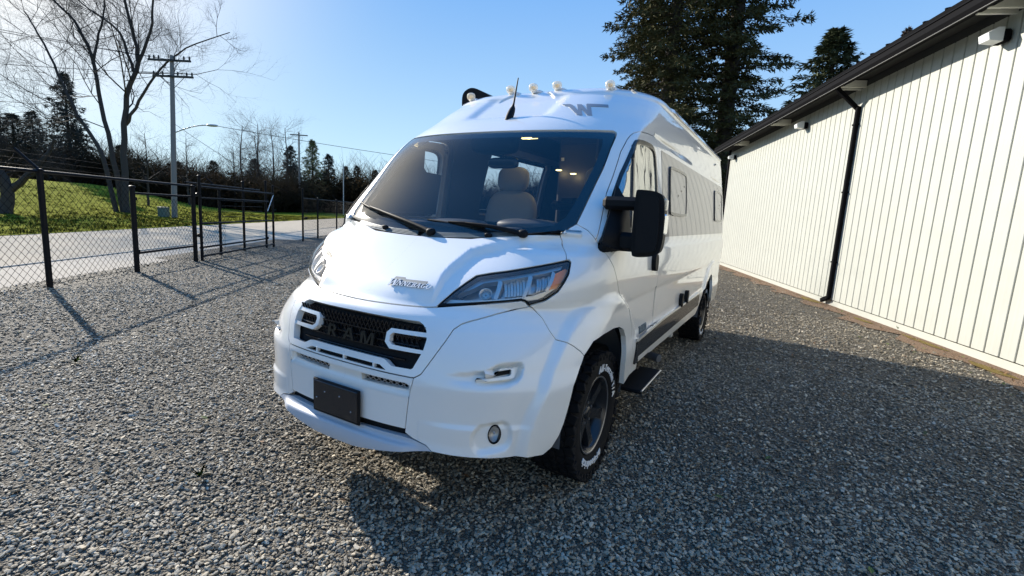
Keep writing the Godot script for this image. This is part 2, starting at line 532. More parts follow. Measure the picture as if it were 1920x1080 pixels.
func build_fence() -> void:
	var f := thing("chain_link_fence", "black chain-link fence with a barbed-wire arm, nearest the camera", "fence")
	for t in [-1.4, 1.7, 4.79]:
		fence_post(f, 6.2, t, 1.76, .04)
		var arm := obj("barb_arm", rod(nt(6.2, t, 1.76), nt(6.47, t - .05, 2.05), .022, 6), M.fence, f)
		for k in 3: obj("barb_clip", box(Vector3(.02, .02, .02), .004, nt(6.27 + k * .09, t, 1.84 + k * .095)), M.fence, arm)
	for k in 3: obj("barbed_wire", rod(nt(6.28 + k * .09, -1.4, 1.85 + k * .095), nt(6.28 + k * .09, 6.79, 1.85 + k * .095 - .05), .0022, 4), M.wire, f)
	rail(f, 6.2, -1.4, 6.2, 8.81, 1.74, .024, "top_rail")
	fabric(f, 6.2, -1.4, 6.75, .02, 1.72)
	obj("tension_wire", rod(nt(6.2, -1.4, .06), nt(6.2, 6.75, .06), .003, 4), M.wire, f)
	# sliding gate standing open along the fence
	var g := thing("sliding_gate", "black chain-link sliding gate leaf between two gate posts", "gate")
	fence_post(g, 6.2, 6.79, 1.62, .045)
	fence_post(g, 6.17, 8.81, 1.74, .045)
	fence_post(g, 6.1, 8.95, 1.98, .03)
	rail(g, 6.2, 6.82, 6.2, 8.78, 1.50, .022, "top_rail")
	rail(g, 6.2, 6.82, 6.2, 8.78, .36, .024, "bottom_rail")
	fabric(g, 6.19, 6.85, 8.78, .06, 1.42)
	for y in [.42, 1.42]: obj("hinge", box(Vector3(.07, .06, .05), .01, nt(6.2, 6.86, y - .02)), M.fence, g)
	var g2 := thing("gate_frame", "long open gate frame with three rails and a white strap", "gate")
	fence_post(g2, 6.16, 9.08, 1.78, .03)
	for e in [[10.4, 6.35, 1.72], [11.83, 6.36, 2.0], [13.05, 6.2, 2.1], [13.5, 6.15, 1.98]]: fence_post(g2, e[1], e[0], e[2], .034)
	rail(g2, 6.14, 9.08, 6.14, 13.5, 1.74, .024, "top_rail")
	rail(g2, 6.36, 8.9, 6.36, 13.0, 1.82, .02, "top_rail")
	rail(g2, 6.14, 9.08, 6.14, 13.1, 1.48, .02, "rail")
	rail(g2, 6.14, 9.08, 6.14, 13.5, .88, .022, "rail")
	rail(g2, 6.2, 9.08, 6.2, 13.05, .30, .024, "rail")
	rail(g2, 6.14, 9.08, 6.14, 13.5, .10, .024, "bottom_rail")
	fabric(g2, 6.16, 9.1, 10.3, .10, 1.6)
	for k in 4: rail(g2, 6.3, 10.4, 6.3, 13.05, 1.02 + k * .14, .006, "strand")
	obj("barb_arm", rod(nt(6.35, 10.4, 1.72), nt(6.62, 10.3, 2.02), .016, 6), M.fence, g2)
	obj("strap", rod(nt(6.13, 13.5, 1.70), nt(6.13, 13.0, 1.18), .014, 6), M.strap, g2)
	for e in [[9.06, .6], [9.06, 1.55], [13.1, 1.5], [13.1, .32]]: obj("roller", box(Vector3(.10, .09, .08), .02, nt(6.2, e[0], e[1])), M.fence, g2)
	var f2 := thing("far_fence", "farther run of black chain-link fence past the open gateway", "fence")
	for e in [[16.7, 2.03], [18.7, 1.74], [21.9, 1.74], [26.0, 1.74], [31.0, 1.74]]: fence_post(f2, 6.22, e[0], e[1], .035)
	rail(f2, 6.22, 16.7, 6.22, 31.0, 1.68, .02, "top_rail")
	fabric(f2, 6.22, 16.8, 31.0, .04, 1.62)
	for e in [18.7, 21.9]: obj("barb_arm", rod(nt(6.22, e, 1.74), nt(6.45, e - .05, 2.0), .014, 6), M.fence, f2)
	for t in [16.75, 16.95]: obj("padlock_box", box(Vector3(.06, .09, .06), .01, nt(6.15, t, .9)), M.fence, f2)

# ------------------------------------------------------------------ poles and wires
func build_poles() -> void:
	var base := Vector3(-33.92, .0, -14.28)
	var p := thing("utility_pole", "tall weathered wooden utility pole with two crossarms and a street lamp", "utility pole", base)
	var top := Vector3(-1.42, 10.75, -1.0)
	var st := begin()
	tube(st, [Vector3.ZERO, top * .5, top], [.17, .15, .12], 12)
	obj("pole_shaft", done(st), M.pole, p)
	var arm_dir := Vector3(.88, 0, -.475)
	for e in [[10.4, -1.45, 1.45, .0], [9.35, -1.15, 1.6, .0]]:
		var c: Vector3 = top * (e[0] / 10.75)
		var a: Vector3 = c + arm_dir * e[1]
		var b: Vector3 = c + arm_dir * e[2]
		var arm := obj("crossarm", box(Vector3(a.distance_to(b), .13, .11), .01), M.pole_dark, p, Transform3D(Basis(Vector3.UP, atan2(.475, .88)), (a + b) / 2 + Vector3(0, 0, .15)))
		for k in 6:
			var t: float = [.03, .14, .25, .62, .84, .97][k]
			obj("insulator", pillow(Vector3(.11, .26, .11), 2.4, Vector3((t - .5) * a.distance_to(b), .18, 0), 8), M.pole_dark, arm)
		for s in [-1.0, 1.0]: obj("brace", rod(Vector3(s * .75, -.05, 0), Vector3(s * .03, -.75, 0), .018, 5), M.pole_dark, arm)
	st = begin()
	var lp := []
	var lr := []
	for i in 9:
		var t := i / 8.0
		lp.append(Vector3(-.72, 5.65, -.55) + arm_dir * 2.35 * t + Vector3(0, .62 * sin(t * PI * .5), 0))
		lr.append(.038)
	tube(st, lp, lr, 8)
	var lamp_arm := obj("lamp_arm", done(st), M.galv, p)
	obj("lamp_head", pillow(Vector3(.75, .16, .30), 2.6), M.galv, lamp_arm, Transform3D(Basis(Vector3.UP, atan2(.475, .88)), lp[8] + arm_dir * .3))
	var box_ := thing("utility_cabinet", "small grey-green utility cabinet on the verge by the pole", "cabinet", Vector3(-34.6, .05, -13.95))
	obj("cabinet_body", box(Vector3(.55, .62, .5), .03, Vector3(0, .32, 0)), M.cabinet_green, box_)
	obj("cabinet_lid", box(Vector3(.58, .05, .53), .02, Vector3(0, .65, 0)), M.cabinet_green, box_)
	var far := thing("far_pole", "distant slim utility pole among the bare trees past the gateway", "utility pole", Vector3(-64.0, .2, -46.0))
	obj("pole_shaft", rod(Vector3.ZERO, Vector3(0, 11.8, 0), .16, 8, .11), M.pole, far)
	obj("crossarm", box(Vector3(2.6, .14, .12), .01), M.pole_dark, far, Transform3D(Basis(Vector3.UP, .6), Vector3(0, 11.4, 0)))
	var far2 := thing("far_lamp_post", "thin grey pole standing before the far conifers by the windscreen", "lamp post", Vector3(-56.0, .1, -47.5))
	obj("pole_shaft", rod(Vector3.ZERO, Vector3(0, 7.4, 0), .09, 8, .06), M.galv, far2)
	var spans := [
		[Vector3(-32.4, 6.3, -16.2), Vector3(-9.0, 6.5, -62.0), .8, "power line from the street lamp over the windscreen towards the firs"],
		[Vector3(-34.5, 10.4, -15.8), Vector3(-56.0, 13.0, 22.0), 1.0, "upper power line leaving the crossarm to the left"],
		[Vector3(-36.5, 10.6, -14.6), Vector3(-58.0, 14.4, 22.0), 1.0, "topmost power line leaving the crossarm to the left"],
		[Vector3(-36.1, 9.6, -14.7), Vector3(-58.0, 9.5, 16.0), 1.2, "lower power line below the others on the left"],
		[Vector3(-34.5, 6.2, -14.9), Vector3(-64.0, 2.6, -46.0), .6, "slack cable falling from the pole to the far pole"]]
	for s in spans:
		var pts := []
		var rad := []
		for i in 17:
			var t := i / 16.0
			pts.append(s[0].lerp(s[1], t) - Vector3(0, s[2] * 4 * t * (1 - t), 0))
			rad.append(.016)
		st = begin()
		tube(st, pts, rad, 4)
		var w := obj("power_line", done(st), M.wire, self)
		tag(w, s[3], "wire", "wires of the utility pole")

# ------------------------------------------------------------------ trees
class Twigs:
	var V := PackedVector3Array()
	var N := PackedVector3Array()
	var I := PackedInt32Array()
	func limb(pts: Array, rads: Array, sides: int) -> void:
		var base := V.size()
		for i in pts.size():
			var d: Vector3 = (pts[mini(i + 1, pts.size() - 1)] - pts[maxi(i - 1, 0)]).normalized()
			var u := d.cross(Vector3(.31, .2, .93)).normalized()
			var v := d.cross(u)
			for k in sides:
				var a := TAU * k / sides
				var w := u * cos(a) + v * sin(a)
				V.append(pts[i] + w * rads[i])
				N.append(w)
		for i in pts.size() - 1:
			for k in sides:
				var a := base + i * sides + k
				var b := base + i * sides + (k + 1) % sides
				I.append_array([a, a + sides, b, b, a + sides, b + sides])

func twig(tw: Twigs, r: RandomNumberGenerator, at: Vector3, dir: Vector3, length: float, rad: float, depth: int, lift: float) -> void:
	var seg := 4 if depth > 0 else 3
	var pts := [at]
	var rads := [rad]
	var p := at
	var d := dir
	for i in seg:
		d = (d + Vector3(r.randf_range(-.26, .26), r.randf_range(-.2, .26) + lift, r.randf_range(-.26, .26))).normalized()
		p += d * length / seg
		pts.append(p)
		rads.append(lerpf(rad, rad * .42, float(i + 1) / seg))
		if depth > 0:
			var kids := 2 if r.randf() < .72 else 1
			for k in kids:
				var side := d.cross(Vector3(r.randf_range(-1, 1), r.randf_range(-1, 1), r.randf_range(-1, 1))).normalized()
				twig(tw, r, p, (d * .75 + side * r.randf_range(.5, 1.0)).normalized(), length * r.randf_range(.42, .68), rads[-1] * .62, depth - 1, lift)
	tw.limb(pts, rads, 5 if rad > .05 else 3)

func limbs(tw: Twigs, fine: Twigs, r: RandomNumberGenerator, path: Array, r0: float, r1: float, depth: int, kids: int, first := .25) -> void:
	var pts := []
	var rads := []
	var n := path.size()
	for i in (n - 1) * 4 + 1:
		var t := i / 4.0
		var k := mini(int(t), n - 2)
		var f := t - k
		var a: Vector3 = path[maxi(k - 1, 0)]
		var b: Vector3 = path[k]
		var c: Vector3 = path[k + 1]
		var e: Vector3 = path[mini(k + 2, n - 1)]
		pts.append(b.cubic_interpolate(c, a, e, f) + Vector3(r.randf_range(-.06, .06), 0, r.randf_range(-.06, .06)) * (1.0 if i > 0 else 0.0))
		rads.append(lerpf(r0, r1, pow(float(i) / ((n - 1) * 4), .8)))
	tw.limb(pts, rads, 9)
	var total: float = path[0].distance_to(path[n - 1])
	for k in kids:
		var t := lerpf(first, 1.0, (k + r.randf()) / kids)
		var x := t * (pts.size() - 1)
		var i := mini(int(x), pts.size() - 2)
		var at: Vector3 = pts[i].lerp(pts[i + 1], x - i)
		var d: Vector3 = (pts[i + 1] - pts[i]).normalized()
		var side := d.cross(Vector3(r.randf_range(-1, 1), r.randf_range(-.6, .6), r.randf_range(-1, 1))).normalized()
		twig(fine, r, at, (d * .5 + side).normalized(), total * r.randf_range(.20, .40) * (1.25 - .6 * t), maxf(.024, rads[i] * .32), depth, .05)

func tree_of(called: String, label: String, tw: Twigs, fine: Twigs, m: Material, m2: Material, group := "") -> Node3D:
	var t := thing(called, label, "tree", Vector3.ZERO, 0.0, group)
	obj("trunk", made(tw.V, tw.N, tw.I), m, t)
	obj("branches", made(fine.V, fine.N, fine.I), m2, t)
	return t

func build_bare_trees() -> void:
	var r := RandomNumberGenerator.new()
	r.seed = 5
	var a := Twigs.new()
	var af := Twigs.new()
	limbs(a, af, r, [Vector3(-41.4, -.2, -14.6), Vector3(-42.2, 4.3, -14.9), Vector3(-42.5, 8.7, -15.5), Vector3(-42.1, 11.2, -16.2), Vector3(-42.8, 13.6, -16.2), Vector3(-43.4, 16.2, -16.0), Vector3(-43.6, 18.5, -15.8)], .25, .06, 3, 17, .25)
	limbs(a, af, r, [Vector3(-42.5, 6.6, -15.3), Vector3(-41.6, 8.4, -15.9), Vector3(-40.6, 10.9, -17.0), Vector3(-39.1, 12.5, -18.1), Vector3(-36.5, 13.9, -19.9)], .13, .03, 3, 9, .3)
	limbs(a, af, r, [Vector3(-42.2, 10.9, -16.1), Vector3(-41.6, 13.6, -16.9), Vector3(-41.5, 16.0, -17.2), Vector3(-41.0, 18.5, -17.5)], .13, .04, 3, 9, .2)
	limbs(a, af, r, [Vector3(-42.5, 10.6, -16.0), Vector3(-43.6, 13.4, -15.7), Vector3(-45.7, 15.0, -14.8), Vector3(-47.5, 16.4, -14.0)], .12, .03, 3, 9, .2)
	tree_of("bare_tree", "tallest bare tree, its upright trunk just left of the utility pole", a, af, M.bark, M.twig, "bare trees across the road")
	var b := Twigs.new()
	var bf := Twigs.new()
	limbs(b, bf, r, [Vector3(-42.0, -.1, -14.6), Vector3(-42.9, 3.9, -14.5), Vector3(-44.1, 7.8, -14.5), Vector3(-45.2, 11.7, -14.5), Vector3(-46.7, 14.1, -14.1), Vector3(-48.3, 15.8, -13.4), Vector3(-49.5, 18.0, -13.0)], .20, .05, 3, 16, .25)
	limbs(b, bf, r, [Vector3(-45.0, 11.0, -14.5), Vector3(-45.6, 13.4, -15.2), Vector3(-45.5, 15.6, -15.6), Vector3(-46.2, 18.0, -15.8)], .11, .03, 3, 8, .15)
	tree_of("bare_tree", "bare tree with a trunk leaning left, second from the utility pole", b, bf, M.bark, M.twig, "bare trees across the road")
	var c := Twigs.new()
	var cf := Twigs.new()
	limbs(c, cf, r, [Vector3(-42.3, -.1, -14.3), Vector3(-43.7, 4.2, -14.1), Vector3(-45.6, 7.1, -13.5), Vector3(-47.2, 10.0, -13.1), Vector3(-48.8, 12.9, -12.7), Vector3(-50.0, 14.6, -12.3)], .18, .04, 3, 15, .25)
	tree_of("bare_tree", "bare tree leaning farthest left over the dark conifers", c, cf, M.bark, M.twig, "bare trees across the road")
	# near trunk at the left edge, with a dark spreading crown
	var d := Twigs.new()
	var df := Twigs.new()
	limbs(d, df, r, [Vector3(-35.4, -.1, -6.6), Vector3(-35.5, 1.5, -6.8), Vector3(-36.2, 3.0, -6.4), Vector3(-37.0, 5.0, -6.0)], .36, .12, 3, 14, .35)
	limbs(d, df, r, [Vector3(-35.5, 1.2, -6.8), Vector3(-34.6, 2.6, -7.8), Vector3(-34.2, 4.2, -8.6)], .22, .06, 3, 12, .3)
	tree_of("verge_tree", "short thick dark tree on the grass at the far left", d, df, M.bark, M.twig)
	# slimmer bare trees farther off: one built, the rest copies
	var e := Twigs.new()
	var ef := Twigs.new()
	limbs(e, ef, r, [Vector3.ZERO, Vector3(.2, 4, .1), Vector3(0, 8, .2), Vector3(.3, 12.5, 0)], .22, .04, 2, 26, .25)
	var proto := tree_of("slim_bare_tree", "", e, ef, M.bark, M.twig, "slim bare trees along the far road")
	var spots := [[-69.6, -40.4, .98, 0.3, "slim bare tree nearest the utility pole in the far row"], [-72.6, -44.7, 1.08, 1.4, "bare tree with the tallest tip of the far row"], [-71.0, -46.2, 1.02, 2.6, "bare tree right behind the tallest one of the far row"], [-68.8, -47.4, 1.05, 4.0, "bare tree beside the dark far conifer"], [-59.5, -28.0, .62, 5.1, "small bare tree just right of the street lamp pole"], [-66.0, -37.0, .7, 2.0, "low bare tree under the street lamp head"], [-70.0, -43.0, .9, 3.3, "bare tree filling the gap in the far row"], [-75.0, -66.8, .82, 5.6, "pale bare tree between the far conifers"], [-66.0, -76.0, .85, .9, "bare tree just clear of the windscreen pillar"], [-52.0, -20.5, .55, 2.2, "small bare tree behind the utility pole"]]
	for i in spots.size():
		var s: Array = spots[i]
		var o: Node3D = proto
		if i > 0:
			o = proto.duplicate()
			o.name = numbered("slim_bare_tree")
			add_child(o)
		o.transform = Transform3D(Basis(Vector3.UP, s[3]).scaled(Vector3(s[2], s[2], s[2])), Vector3(s[0], rise(s[0], s[1]) - .1, s[1]))
		o.set_meta("label", s[4])

# a conifer: trunk, drooping boughs that end in sprays of needles
func conifer(r: RandomNumberGenerator, h: float, wide: float, first: float, boughs: int, leaf: float, ragged: float, per := 26) -> Array:
	var tw := Twigs.new()
	tw.limb([Vector3.ZERO, Vector3(0, h * .4, 0), Vector3(0, h * .8, 0), Vector3(0, h, 0)], [h * .019, h * .014, h * .006, .02], 8)
	var V := PackedVector3Array()
	var N := PackedVector3Array()
	var I := PackedInt32Array()
	for b in boughs:
		var t := pow((b + r.randf()) / boughs, .85)
		var y := h * lerpf(first, .985, t)
		var len := wide * (pow(1.0 - t, .68) * .95 + .05) * r.randf_range(1.0 - ragged, 1.0)
		var a := b * 2.399 + r.randf_range(-.5, .5)
		var out := Vector3(cos(a), 0, sin(a))
		var pts := []
		var rads := []
		for i in 6:
			var f := i / 5.0
			pts.append(Vector3(0, y, 0) + out * len * f + Vector3(0, len * (.10 * f - .38 * f * f + .16 * f * f * f * f) + (.25 * len * f if t > .8 else .0), 0))
			rads.append(lerpf(.012 * len + .015, .01, f))
		tw.limb(pts, rads, 4)
		var side := out.cross(Vector3.UP)
		for k in int(per * clampf(len / wide, .25, 1.0)) + 3:
			var f := pow(r.randf(), .6)
			var x := f * 4.999
			var i := int(x)
			var at: Vector3 = pts[i].lerp(pts[i + 1], x - i)
			var spread := len * .30 * (1.05 - f * .7)
			at += side * r.randf_range(-spread, spread) + Vector3(0, r.randf_range(-.12, .05) * leaf * 4.0, 0)
			for q in 3:
				var d := (out * r.randf_range(.0, 1.0) + side * r.randf_range(-1, 1) + Vector3(0, r.randf_range(-.7, .35), 0)).normalized()
				var w := d.cross(Vector3(r.randf_range(-1, 1), 1.0, r.randf_range(-1, 1))).normalized()
				var s := leaf * r.randf_range(.6, 1.5)
				var base := V.size()
				V.append_array([at - w * s * .10, at + w * s * .12 + d * s * .3, at + d * s, at - w * s * .13 + d * s * .55])
				var nn := (d.cross(w) + Vector3(0, .4, 0)).normalized()
				N.append_array([nn, nn, nn, nn])
				I.append_array([base, base + 1, base + 2, base, base + 2, base + 3])
	return [made(tw.V, tw.N, tw.I), made(V, N, I)]

func fir(called: String, label: String, meshes: Array, at: Vector3, s: Vector3, turn: float, m: Material, group: String) -> void:
	var t := thing(called, label, "tree", Vector3.ZERO, 0.0, group)
	t.transform = Transform3D(Basis(Vector3.UP, turn).scaled(s), at)
	obj("trunk", meshes[0], M.bark, t)
	obj("crown", meshes[1], m, t)

func build_conifers() -> void:
	var r := RandomNumberGenerator.new()
	r.seed = 9
	var big := conifer(r, 37.0, 7.6, .07, 380, .35, .62, 150)
	fir("fir_tree", "largest dark fir towering behind the van's roof", big, Vector3(-7.6, 0, -37.2), Vector3.ONE, .4, M.fir, "firs behind the shed")
	var big2 := conifer(r, 38.0, 7.4, .07, 360, .35, .72, 145)
	fir("fir_tree", "tall dark fir between the largest fir and the shed roof", big2, Vector3(-3.6, 0, -40.0), Vector3.ONE, 1.4, M.fir, "firs behind the shed")
	fir("fir_tree", "dark fir at the left edge of the mass behind the van's roof", big2, Vector3(-11.5, 0, -45.0), Vector3(.8, .78, .8), 5.2, M.fir, "firs behind the shed")
	var mid := conifer(r, 20.0, 4.6, .08, 230, .34, .5, 76)
	fir("fir_tree", "smaller blue-green fir whose top shows above the shed gutter", mid, Vector3(3.4, 0, -50.4), Vector3(1.75, .97, 1.75), .0, M.fir_light, "firs behind the shed")
	fir("fir_tree", "farthest fir, only its reddish tip above the shed roof", mid, Vector3(9.3, 0, -57.5), Vector3(.75, 1.06, .75), 2.0, M.fir_red, "firs behind the shed")
	fir("fir_tree", "low fir filling the gap under the big firs by the shed corner", mid, Vector3(-3.5, 0, -33.0), Vector3(.8, .36, .8), 1.0, M.fir, "firs behind the shed")
	var slim := conifer(r, 14.0, 4.2, .04, 170, .36, .5, 44)
	var rows := [[-79.2, -23.8, 1.0, 1.0, "dense cone-shaped dark conifer behind the leaning bare tree", 0], [-96.2, -25.3, .95, .75, "dark conifer left of the cone-shaped one", 0], [-98.9, -21.8, .95, .76, "dark conifer at the far left edge of the sky", 0], [-93.0, -29.0, 1.1, .66, "dark conifer close beside the cone-shaped one on its right", 0], [-100.0, -15.0, 1.2, .7, "dark conifer cut by the picture edge", 0], [-88.0, -21.0, 1.3, .62, "squat dark conifer behind the farthest leaning tree", 0], [-86.0, -32.0, 1.2, .55, "low dark conifer behind the two main trunks", 0], [-82.0, -37.5, 1.2, .5, "low dark conifer behind the utility pole", 0],
		[-72.2, -50.4, .9, .80, "dark conifer next to the slim bare row", 0], [-73.6, -55.8, .95, .93, "conifer coloured yellow-green as if sunlit, tallest of the far right group", 1], [-75.0, -60.4, .92, .80, "rounded dark conifer right of the yellow-green one", 0], [-76.0, -65.4, .75, .68, "small conifer, first of the pair nearest the windscreen", 0], [-74.6, -67.0, .75, .70, "small conifer, second of the pair nearest the windscreen", 0], [-72.1, -69.5, .8, .66, "small conifer touching the windscreen edge", 0], [-78.0, -55.0, .9, .6, "low dark conifer behind the yellow-green one", 0], [-77.0, -47.0, .9, .62, "dark conifer standing among the slim bare row", 0], [-80.0, -42.0, .9, .55, "low dark conifer below the street lamp head", 0], [-79.0, -63.0, .9, .6, "low dark conifer between the rounded one and the last pair", 0]]
	for e in rows:
		fir("conifer", e[4], slim, Vector3(e[0], rise(e[0], e[1]) - .2, e[1]), Vector3(e[2], e[3], e[2]), e[0], M.fir_sun_tint if e[5] == 1 else M.fir_dark, "conifers along the far side of the road")

func build_thicket() -> void:
	var r := RandomNumberGenerator.new()
	r.seed = 21
	# a bush of fine stems, used many times for the undergrowth that reads as one dark mass
	var tw := Twigs.new()
	for k in 34:
		var a := r.randf() * TAU
		twig(tw, r, Vector3(cos(a) * r.randf() * .8, 0, sin(a) * r.randf() * .8), Vector3(cos(a) * .35, 1, sin(a) * .35).normalized(), r.randf_range(1.6, 3.4), .035, 1, .05)
	var V := tw.V
	var N := tw.N
	var I := tw.I
	for k in 240:
		var p := Vector3(r.randfn(0, .8), r.randf_range(.2, 2.6), r.randfn(0, .8))
		var d := Vector3(r.randf_range(-1, 1), r.randf_range(-.6, .6), r.randf_range(-1, 1)).normalized()
		var w := d.cross(Vector3.UP + d.rotated(Vector3.RIGHT, 1.0)).normalized()
		var b := V.size()
		V.append_array([p, p + w * .10 + d * .10, p + d * .30, p - w * .09 + d * .14])
		N.append_array([Vector3.UP, Vector3.UP, Vector3.UP, Vector3.UP])
		I.append_array([b, b + 1, b + 2, b, b + 2, b + 3])
	var bush := made(V, N, I)
	for part in [[430, 45.0, 66.0, -42.0, 40.0, .7, 1.5, "dark brown leafless undergrowth below the bare trees", 4], [420, 25.0, 60.0, 62.0, 160.0, .9, 1.75, "dark brown far woodland edge behind the road", 8], [170, 47.0, 70.0, -45.0, 14.0, 1.3, 2.3, "dark woodland mass at the far left behind the grass bank", 6], [360, -70.0, 24.0, 84.0, 128.0, 1.4, 2.6, "distant brown woodland closing the view behind the van", 8]]:
		var mm := MultiMesh.new()
		mm.transform_format = MultiMesh.TRANSFORM_3D
		mm.use_colors = true
		mm.mesh = bush
		mm.instance_count = part[0]
		for i in part[0]:
			var n := r.randf_range(part[1], part[2])
			var t := r.randf_range(part[3], part[4])
			var p := nt(n, t)
			p.y = rise(p.x, p.z) - .1
			var s := r.randf_range(part[5], part[6])
			mm.set_instance_transform(i, Transform3D(Basis(Vector3.UP, r.randf() * TAU).scaled(Vector3(s * 1.2, s, s * 1.2)), p))
			var v := r.randf_range(.6, 1.15)
			mm.set_instance_color(i, Color(v, v * r.randf_range(.92, 1.05), v * r.randf_range(.75, .95)))
		var o := MultiMeshInstance3D.new()
		o.multimesh = mm
		o.material_override = M.bush
		o.name = numbered("undergrowth")
		add_child(o)
		tag(o, part[7], "undergrowth", "", "stuff")
	# grass blades on the verge
	var gv := Twigs.new()
	for k in 9:
		var a := r.randf() * TAU
		var p := Vector3(cos(a), 0, sin(a)) * r.randf() * .12
		var d := Vector3(cos(a) * .5, 1, sin(a) * .5) * r.randf_range(.04, .085)
		var w := Vector3(-sin(a), 0, cos(a)) * .012
		var b := gv.V.size()
		gv.V.append_array([p - w, p + w, p + d])
		gv.N.append_array([Vector3.UP, Vector3.UP, Vector3.UP])
		gv.I.append_array([b, b + 1, b + 2])
	var mm2 := MultiMesh.new()
	mm2.transform_format = MultiMesh.TRANSFORM_3D
	mm2.use_colors = true
	mm2.mesh = made(gv.V, gv.N, gv.I)
	mm2.instance_count = 9000
	for i in 9000:
		var n := 14.05 + pow(r.randf(), 1.4) * 24.0
		var p := nt(n, r.randf_range(-14, 52))
		p.y = rise(p.x, p.z) + .02
		var s := r.randf_range(.8, 1.9)
		mm2.set_instance_transform(i, Transform3D(Basis(Vector3.UP, r.randf() * TAU).scaled(Vector3(s, s, s)), p))
		var v := r.randf_range(.7, 1.3)
		mm2.set_instance_color(i, Color(v, v, v))
	var g := MultiMeshInstance3D.new()
	g.multimesh = mm2
	g.material_override = M.blades
	g.name = numbered("grass")
	add_child(g)
	tag(g, "short grass blades on the verge across the road", "grass", "", "stuff")
# ------------------------------------------------------------------ the van
func on_skin(q: float, y: float, off := 0.0) -> Transform3D:   # a frame on the body: x along q, y up the skin, z outwards
	var r := skinned(q, y, off)
	var n: Vector3 = r[1]
	var x := Vector3.UP.cross(n).normalized()
	return Transform3D(Basis(x, n.cross(x), n), r[0])

func strip_on_skin(pts: PackedVector2Array, width: float, height: float, side := 1.0) -> ArrayMesh:   # a moulding along a line on the skin
	var st := begin()
	var prev := []
	for i in pts.size():
		var n := pts.size()
		var d := (pts[mini(i + 1, n - 1)] - pts[maxi(i - 1, 0)]).normalized()
		var w := Vector2(-d.y, d.x) * width / 2
		var a := skinned(pts[i].x - w.x, pts[i].y - w.y, -.002)
		var b := skinned(pts[i].x + w.x, pts[i].y + w.y, -.002)
		var f := Vector3(side, 1, 1)
		var row := [a[0] * f, (a[0] + a[1] * height) * f, (b[0] + b[1] * height) * f, b[0] * f]
		if i > 0:
			for k in 3:
				if side > 0: quad(st, prev[k], row[k], row[k + 1], prev[k + 1])
				else: quad(st, prev[k + 1], row[k + 1], row[k], prev[k])
		prev = row
	return done(st)

func circle(cx: float, cy: float, rx: float, ry: float, n := 24) -> PackedVector2Array:
	var o := PackedVector2Array()
	for i in n: o.append(Vector2(cx + cos(TAU * i / n) * rx, cy + sin(TAU * i / n) * ry))
	return o

func build_van() -> void:
	tzc = monotone(1)
	td = monotone(2)
	tn = monotone(3)
	tm = monotone(4)
	tw = monotone(5)
	var van := thing("camper_van", "white high-roof camper van with black off-road tyres and tinted windscreen on the gravel", "camper van")
	van_front(van)
	van_sides(van)
	van_roof(van)
	van_glass(van)
	van_inside(van)
	for z in [-.03, -4.06]:
		for s in [1.0, -1.0]: wheel(van, z, s)
	van_extras(van)

